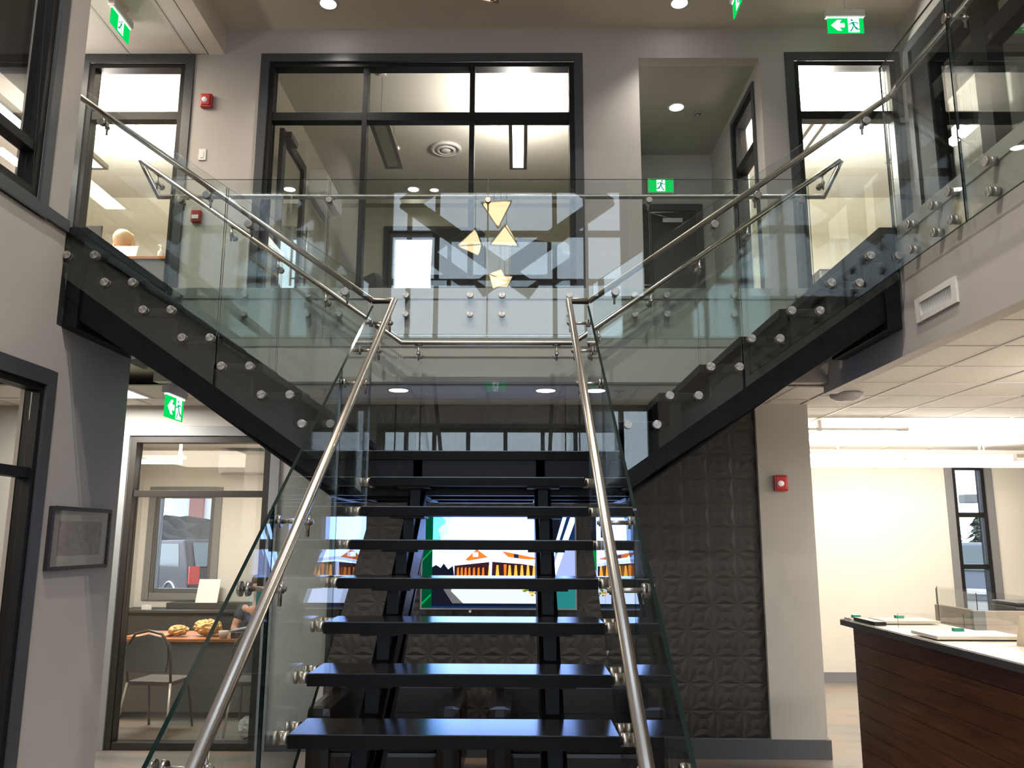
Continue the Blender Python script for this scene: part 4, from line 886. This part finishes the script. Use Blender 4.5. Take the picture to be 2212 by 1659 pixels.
# ---- people
def skin_mesh(name, verts, edges, radii, m_, parent, root=0, sub=2):
    me = bpy.data.meshes.new(name); me.from_pydata([tuple(Vector(v)-parent.location) for v in verts], edges, []); me.materials.append(m_)
    o = bpy.data.objects.new(name, me); COL.objects.link(o); o.parent = parent
    md = o.modifiers.new('skin', 'SKIN'); md.use_smooth_shade = True; md.branch_smoothing = .6
    for i, r in enumerate(radii):
        sv = me.skin_vertices[0].data[i]; sv.radius = r if isinstance(r, tuple) else (r, r); sv.use_root = i == root
    sb = o.modifiers.new('smooth', 'SUBSURF'); sb.levels = sb.render_levels = sub
    return o
def person(label, x, y, zseat, fy, skin, shirt, trousers, hairm, lean, long_hair, head_down=0.):
    """seated person facing fy (-1 towards the camera), forearms on the desk"""
    t = thing('person', label, 'person', (x, y, zseat))
    f = fy; z = zseat
    V = {}; E = []
    def v(n, dx, dy, dz, r): V[n] = ((x+dx, y+f*dy, z+dz), r)
    v('pelvis', 0, 0, .10, (.15, .11)); v('waist', 0, .02+lean*.2, .26, (.14, .10)); v('chest', 0, .04+lean*.6, .42, (.16, .11)); v('neckb', 0, .05+lean, .56, (.075, .07)); v('neck', 0, .065+lean*1.15, .62, (.052, .055))
    hx = .075+lean*1.25+head_down*.10
    v('jaw', 0, hx+.02, .685-head_down*.05, (.062, .075)); v('head', 0, hx, .765-head_down*.05, (.075, .092)); v('crown', 0, hx-.015-head_down*-.03, .845-head_down*.06, (.055, .07))
    E += [('pelvis', 'waist'), ('waist', 'chest'), ('chest', 'neckb'), ('neckb', 'neck'), ('neck', 'jaw'), ('jaw', 'head'), ('head', 'crown')]
    for s, n in ((-1, 'l'), (1, 'r')):
        v('sh'+n, s*.18, .04+lean*.8, .515, (.062, .062)); v('el'+n, s*.25, .10+lean, .27, (.043, .043)); v('wr'+n, s*.13, .34+lean, .285, (.027, .022)); v('pa'+n, s*.10, .42+lean, .283, (.040, .016))
        E += [('chest', 'sh'+n), ('sh'+n, 'el'+n), ('el'+n, 'wr'+n), ('wr'+n, 'pa'+n)]
        for k, (dx, L) in enumerate(((.030, .078), (.010, .088), (-.010, .082), (-.028, .066))):
            v('f%d%s' % (k, n), s*.10-dx*s, .455+lean, .281, (.009, .009)); v('g%d%s' % (k, n), s*.10-dx*s*1.1, .42+.035+L*.5+lean, .279, (.0085, .0085)); v('h%d%s' % (k, n), s*.10-dx*s*1.1, .42+.035+L+lean, .268, (.007, .007))
            E += [('pa'+n, 'f%d%s' % (k, n)), ('f%d%s' % (k, n), 'g%d%s' % (k, n)), ('g%d%s' % (k, n), 'h%d%s' % (k, n))]
        v('t0'+n, s*.10-s*.045, .41+lean, .284, (.011, .011)); v('t1'+n, s*.10-s*.065, .445+lean, .280, (.0085, .0085)); E += [('wr'+n, 't0'+n), ('t0'+n, 't1'+n)]
        v('hip'+n, s*.095, .02, .06, (.095, .09)); v('kn'+n, s*.12, .44, .06, (.062, .062)); v('an'+n, s*.12, .42, .08-zrel(z), (.04, .045)); v('to'+n, s*.13, .56, .04-zrel(z), (.04, .03))
        E += [('pelvis', 'hip'+n), ('hip'+n, 'kn'+n), ('kn'+n, 'an'+n), ('an'+n, 'to'+n)]
    names = list(V); idx = {n: i for i, n in enumerate(names)}
    skin_mesh('body', [V[n][0] for n in names], [(idx[a], idx[b]) for a, b in E], [V[n][1] for n in names], skin, t)
    # clothing shells
    def shell(nm, ns_, es, grow, m_):
        ii = {n: i for i, n in enumerate(ns_)}
        skin_mesh(nm, [V[n][0] if not isinstance(V[n], str) else V[n] for n in ns_], [(ii[a], ii[b]) for a, b in es], [tuple(r+grow for r in V[n][1]) for n in ns_], m_, t)
    for s in 'lr':
        p, q = Vector(V['sh'+s][0]), Vector(V['el'+s][0]); V['sl'+s] = (tuple(p.lerp(q, .62)), (.058, .058))
    shell('shirt', ['pelvis', 'waist', 'chest', 'neckb', 'shl', 'shr', 'sll', 'slr'], [('pelvis', 'waist'), ('waist', 'chest'), ('chest', 'neckb'), ('chest', 'shl'), ('chest', 'shr'), ('shl', 'sll'), ('shr', 'slr')], .012, shirt)
    shell('trousers', ['pelvis', 'hipl', 'hipr', 'knl', 'knr', 'anl', 'anr'], [('pelvis', 'hipl'), ('pelvis', 'hipr'), ('hipl', 'knl'), ('hipr', 'knr'), ('knl', 'anl'), ('knr', 'anr')], .014, trousers)
    hc = Vector(V['head'][0]); 
    obj('nose', MB().ell((hc.x, hc.y+f*.102, hc.z-.012), .013, .018, .024, 10, 6), skin, t)
    for s in (-1, 1):
        obj('eye', MB().ell((hc.x+s*.03, hc.y+f*.088, hc.z+.018), .012, .008, .007, 10, 6), mat('eye_dark', (.05, .04, .035), .2), t); obj('ear', MB().ell((hc.x+s*.079, hc.y, hc.z-.005), .012, .022, .032, 10, 6), skin, t)
    obj('mouth', MB().ell((hc.x, hc.y+f*.088, hc.z-.058), .024, .006, .006, 10, 6), mat('lip', (.35, .13, .11), .5), t)
    m = MB().ell((hc.x, hc.y-f*.02, hc.z+.035), .088, .102, .082, 20, 12) if not long_hair else MB().ell((hc.x, hc.y+f*.02, hc.z+.01), .100, .128, .112, 20, 12)
    if long_hair:
        for i in range(26):
            a = PI*(i/25.)*1.15-.25; px_, py_ = math.cos(a)*.088, -f*math.sin(a)*.095
            if long_hair: m.tube([(hc.x+px_*.75, hc.y-f*.01+py_*.75, hc.z+.08), (hc.x+px_, hc.y-f*.01+py_, hc.z), (hc.x+px_*1.25, hc.y-f*.005+py_*1.2, hc.z-.12), (hc.x+px_*1.3, hc.y+f*.01+py_*1.15, hc.z-.24)], .017, 8)
    obj('hair', m, hairm, t)
    return t
def zrel(z): return z - (ZF if z > 3 else 0)
skinm = mat('skin', (.52, .27, .17), .5)
person('man in a navy T-shirt sitting behind the office desk', -2.91, 9.66, .49, -1, skinm, mat('navy_tee', (.025, .035, .055), .85), mat('jeans', (.04, .05, .08), .85), mat('brown_hair', (.05, .03, .02), .6), .06, False)
person('person with long blonde hair bent over the upper left counter', -4.27, 8.78, ZF+.50, -1, skinm, mat('dark_top', (.02, .03, .03), .9), mat('dark_trousers', (.03, .03, .035), .85), mat('blonde_hair', (.60, .44, .28), .5, noise=.2, nscale=40, stretch=(6, 6, .4)), .10, True, head_down=1.0)
def stool(label, x, y, z0, h):
    t = thing('office_chair', label, 'chair', (x, y, z0), 'office chairs')
    obj('seat', MB().box(x-.23, x+.23, y-.22, y+.22, z0+h-.07, z0+h), darkfab, t, .03); obj('column', MB().cyl((x, y, z0+.08), (x, y, z0+h-.07), .03), black, t)
    for i in range(5): obj('leg', MB().tube([(x, y, z0+.09), (x+.28*math.cos(i*1.257), y+.28*math.sin(i*1.257), z0+.05)], .018, 8).cyl((x+.28*math.cos(i*1.257), y+.28*math.sin(i*1.257), z0), (x+.28*math.cos(i*1.257), y+.28*math.sin(i*1.257), z0+.05), .024, 10), black, t)
    return t
stool('dark office stool under the seated man', -2.91, 9.70, 0, .50); stool('dark office stool at the upper left counter', -4.27, 8.82, ZF, .51)

# ==================================================================== UPPER ROOMS
t = thing('counter', 'grey counter with an orange wood top in the upper left office', 'counter', (-4, 8.3, ZF))
obj('panel', MB().box(-5.4, -3.1, 8.24, 8.28, ZF, 4.625), greyd, t); obj('top', MB().box(-5.45, -3.05, 8.215, 8.75, 4.62, 4.65), orangew, t, .003)
t = thing('document_holder', 'white sheet propped on the upper left counter', 'document', (-4.2, 8.28, 4.65)); obj('sheet', MB().prism([(8.27, 4.651), (8.276, 4.651), (8.32, 4.795), (8.314, 4.795)], 'X', -4.37, -4.03), mat('sheet_white', (.85, .80, .70), .6), t); obj('stand', MB().box(-4.25, -4.15, 8.28, 8.36, 4.65, 4.662), white, t)
t = thing('monitor', 'dark monitor seen from behind at the left of the upper counter', 'monitor', (-4.62, 8.35, 4.65)); obj('shell', MB().box(-4.98, -4.45, 8.33, 8.36, 4.74, 5.03), black, t, .006); obj('stand', MB().box(-4.74, -4.68, 8.36, 8.39, 4.66, 4.85).box(-4.8, -4.62, 8.32, 8.48, 4.65, 4.662), black, t)
t = thing('pump_bottle', 'clear pump bottle on the upper left counter', 'bottle', (-3.80, 8.35, 4.65)); obj('bottle', MB().lathe((-3.80, 8.35, 4.65), [(.032, 0), (.034, .09), (.012, .115), (.012, .13)], 'Z', 16), mat('bottle_clear', (.70, .72, .68), .2), t); obj('pump', MB().cyl((-3.80, 8.35, 4.78), (-3.80, 8.35, 4.80), .014).tube([(-3.80, 8.35, 4.80), (-3.80, 8.35, 4.82), (-3.835, 8.35, 4.815)], .006, 8), white, t)
tag(obj('blue_box', MB().box(-3.735, -3.685, 8.32, 8.37, 4.65, 4.765), mat('box_blue', (.06, .17, .38), .5), None, .003), 'small blue box beside the pump bottle', 'box')
t = thing('desk_phone', 'black desk phone at the right end of the upper left counter', 'phone', (-3.60, 8.36, 4.65)); obj('base', MB().prism([(8.28, 4.65), (8.45, 4.65), (8.45, 4.73), (8.28, 4.67)], 'X', -3.68, -3.50), black, t, .004); obj('handset', MB().tube([(-3.66, 8.30, 4.70), (-3.65, 8.37, 4.735), (-3.66, 8.44, 4.75)], .018, 10), black, t)
t = thing('meeting_table', 'long dark meeting table behind the glazed screen', 'table', (-.4, 9.8, ZF)); obj('top', MB().box(-1.0, .25, 9.45, 10.4, ZF+.71, ZF+.74), black, t, .006)
for x in (-.9, .15):
    for y in (9.55, 10.3): obj('leg', MB().box(x-.03, x+.03, y-.03, y+.03, ZF, ZF+.71), black, t)
def office_chair(label, x, y, rz, top):
    t = thing('office_chair', label, 'chair', (x, y, ZF), 'office chairs')
    L_ = []
    back = [(-.29, 0.52), (.29, .52), (.30, .9), (.285, top-.06), (.22, top), (-.22, top+.01), (-.285, top-.06), (-.30, .9)]
    R_ = Matrix.Rotation(rz, 3, 'Z')
    def tr(m):
        m.v = [tuple(R_ @ Vector(p) + Vector((x, y, ZF))) for p in m.v]; return m
    obj('backrest', tr(MB().prism(back, 'Y', -.30, -.22)), darkfab, t, .02); obj('seat', tr(MB().box(-.27, .27, -.25, .25, .42, .50)), darkfab, t, .03)
    obj('column', tr(MB().cyl((0, 0, .10), (0, 0, .42), .03)), black, t); obj('back_support', tr(MB().box(-.04, .04, -.33, -.26, .40, .75)), black, t, .006)
    for s in (-1, 1): obj('armrest', tr(MB().tube([(s*.29, -.18, .46), (s*.32, -.18, .66), (s*.32, .12, .66)], .02, 10)), black, t)
    for i in range(5): obj('leg', tr(MB().tube([(0, 0, .11), (.30*math.cos(i*1.257), .30*math.sin(i*1.257), .06)], .02, 8).cyl((.30*math.cos(i*1.257), .30*math.sin(i*1.257), 0), (.30*math.cos(i*1.257), .30*math.sin(i*1.257), .06), .027, 10)), black, t)
office_chair('high backed office chair in front of the meeting room window', -.66, 8.85, 0, 1.40); office_chair('low backed office chair at the left of the meeting table', -1.55, 9.3, -.9, 1.02)
office_chair('office chair at the right of the meeting table seen at an angle', .10, 8.85, .35, 1.26); office_chair('office chair against the right wall of the meeting room', .53, 9.75, .4, 1.42)
t = thing('counter', 'grey counter low in the upper right office', 'counter', (3.6, 8.6, ZF)); obj('panel', MB().box(3.22, 5.2, 8.5, 8.54, ZF, 4.60), mat('counter_pale', (.42, .40, .36), .5), t); obj('top', MB().box(3.20, 5.25, 8.48, 9.0, 4.60, 4.625), mat('counter_pale', (.42, .40, .36), .5), t, .003)
struct('wall_right_room', MB().box(3.9, 4.12, 7.30, 7.48, ZF, 6.62), wallp, 'wall end inside the right upper room', 'wall')
t = thing('cabinet', 'tall dark box standing in for a reflection in the right upper glazing', 'cabinet', (4.2, 6.7, ZF)); obj('body', MB().box(3.98, 4.6, 6.35, 7.1, ZF, 5.75), mat('reflection_dark', (.02, .02, .021), .4), t, .005)  # dark box put in for a dark reflection in the glazing
for i in range(2): obj('door', MB().box(3.965, 3.98, 6.36+i*.37, 6.36+i*.37+.36, ZF+.08, 5.73), mat('reflection_dark', (.02, .02, .021), .4), t, .003)  # front leaves of the box that stands in for the reflection

# ==================================================================== OUTSIDE
struct('ground', MB().box(-40, 40, 14, 60, -.2, .06).box(-40, 40, 11.2, 14, -.25, -.15).box(-40, 40, -40, -2.6, -.25, -.15), mat('asphalt', (.10, .10, .105), .8, noise=.15, nscale=3), 'grey asphalt outside the windows', 'ground')
def vehicle(name, label, loc, rz, paint, cat='truck'):
    t = thing(name, label, cat, (0, 0, 0), 'parked vehicles outside')
    P_ = [(-2.4, .35), (2.3, .35), (2.45, .6), (2.4, .95), (1.35, 1.08), (.75, 1.62), (-2.1, 1.66), (-2.38, 1.10), (-2.45, .6)]
    pm = mat(paint[0], paint[1], .4, spec=.3, coat=.12); gl = mat('car_window', (.06, .09, .10), .08); ch = mat('chrome', (.7, .7, .7), .15, metal=1); tyre = mat('tyre', (.02, .02, .02), .8)
    obj('body', MB().prism(P_, 'Y', -.90, .90), pm, t, .06)
    for s in (-1, 1):
        obj('side_window', MB().prism([(-1.95, 1.12), (1.2, 1.12), (.70, 1.56), (-1.85, 1.58)], 'Y', s*.895, s*.905), gl, t)
        for x in (-1.5, 1.5):
            w = obj('wheel', MB().cyl((x, s*.72, .36), (x, s*.92, .36), .36, 24), tyre, t, .02); obj('hub', MB().cyl((x, s*.92, .36), (x, s*.93, .36), .20, 18), silver, w)
            obj('wheel_arch', MB().tube([(x+.44*math.cos(a), s*.905, .38+.44*math.sin(a)) for a in [PI*k/12 for k in range(13)]], .025, 8), ch, t)
        obj('side_strip', MB().box(-2.2, 2.1, s*.90, s*.912, .62, .66), ch, t)
        obj('tail_light', MB().box(-2.47, -2.40, s*.68, s*.88, .80, 1.15), mat('tail_red', (.5, .03, .03), .2), t, .01)
    obj('rear_window', MB().prism([(-2.395, 1.14), (-2.405, 1.14), (-2.17, 1.60), (-2.16, 1.60)], 'Y', -.74, .74), gl, t)
    obj('bumper', MB().box(-2.55, -2.40, -.88, .88, .38, .58), ch, t, .03); obj('plate', MB().box(-2.475, -2.46, -.16, .16, .70, .80), white, t)
    t.location = loc; t.rotation_euler = (0, 0, rz); return t
vehicle('parked_truck', 'dark grey utility vehicle with a red tail light outside the office window', (-7.40, 18.9, .061), 2.30, ('paint_dark', (.022, .024, .034)))
vehicle('parked_car', 'blue grey vehicle outside the narrow far window', (10.1, 18.2, .061), .95, ('paint_blue', (.14, .17, .21)), 'car')
t = thing('building', 'pale metal building with a red brown pilaster outside the office window', 'building', (-12, 30, 0)); obj('wall', MB().box(-12.5, -6.5, 30, 31, -.15, 9), mat('siding_pale', (.62, .63, .62), .6), t); obj('pilaster', MB().box(-11.8, -11.3, 29.85, 30, -.15, 9), mat('pilaster_red', (.25, .10, .09), .6), t); obj('roof', MB().prism([(-12.8, 9), (-6.2, 9), (-9.5, 10.4)], 'Y', 29.7, 31.2), mat('roof_grey', (.3, .3, .31), .6), t)
tag(obj('hedge', MB().ell((-10.4, 24.5, .5), 4.2, .7, 1.75, 48, 18, jit=.10), mat('hedge_dark', (.03, .035, .04), .9), None), 'dark clipped hedge in front of the pale building', 'hedge')
def conifer(label, x, y, h, rr=.2):
    t = thing('conifer', label, 'tree', (x, y, -.15), 'trees outside the far window')
    obj('trunk', MB().cyl((x, y, -.15), (x, y, h*.95), .10, r1=.02), mat('bark', (.08, .06, .05), .9), t)
    m = MB()
    for i in range(420):
        f = random.random()**.8; z = h*(.08+.92*f); r = h*rr*(1-f)**.8*random.uniform(.5, 1.05)+.04; a_ = random.uniform(0, 2*PI)
        c = Vector((x+r*math.cos(a_), y+r*math.sin(a_), z)); d = Vector((math.cos(a_), math.sin(a_), -.45))*random.uniform(.12, .26); w = Vector((-math.sin(a_), math.cos(a_), .1))*random.uniform(.06, .13)
        m.add([c-d*.4-w, c-d*.4+w, c+d*.6+w*.5, c+d, c+d*.6-w*.5], [(0, 1, 2, 3, 4)])
    obj('foliage', m, mat('conifer_green', (.035, .06, .045), .9, noise=.4, nscale=8), t)
conifer('larger conifer seen through the left of the narrow far window', 12.35, 24.5, 3.1, .24); conifer('smaller conifer seen through the right of the narrow far window', 15.0, 27.5, 2.5, .26)
t = thing('street_lamp', 'dark street lamp outside the narrow far window', 'street lamp', (13.5, 25, -.15)); obj('pole', MB().cyl((13.75, 25, -.15), (13.75, 25, 3.6), .05), greyd, t); obj('lamp_head', MB().box(13.2, 13.7, 24.8, 25.2, 2.85, 3.1), greyd, t, .03)
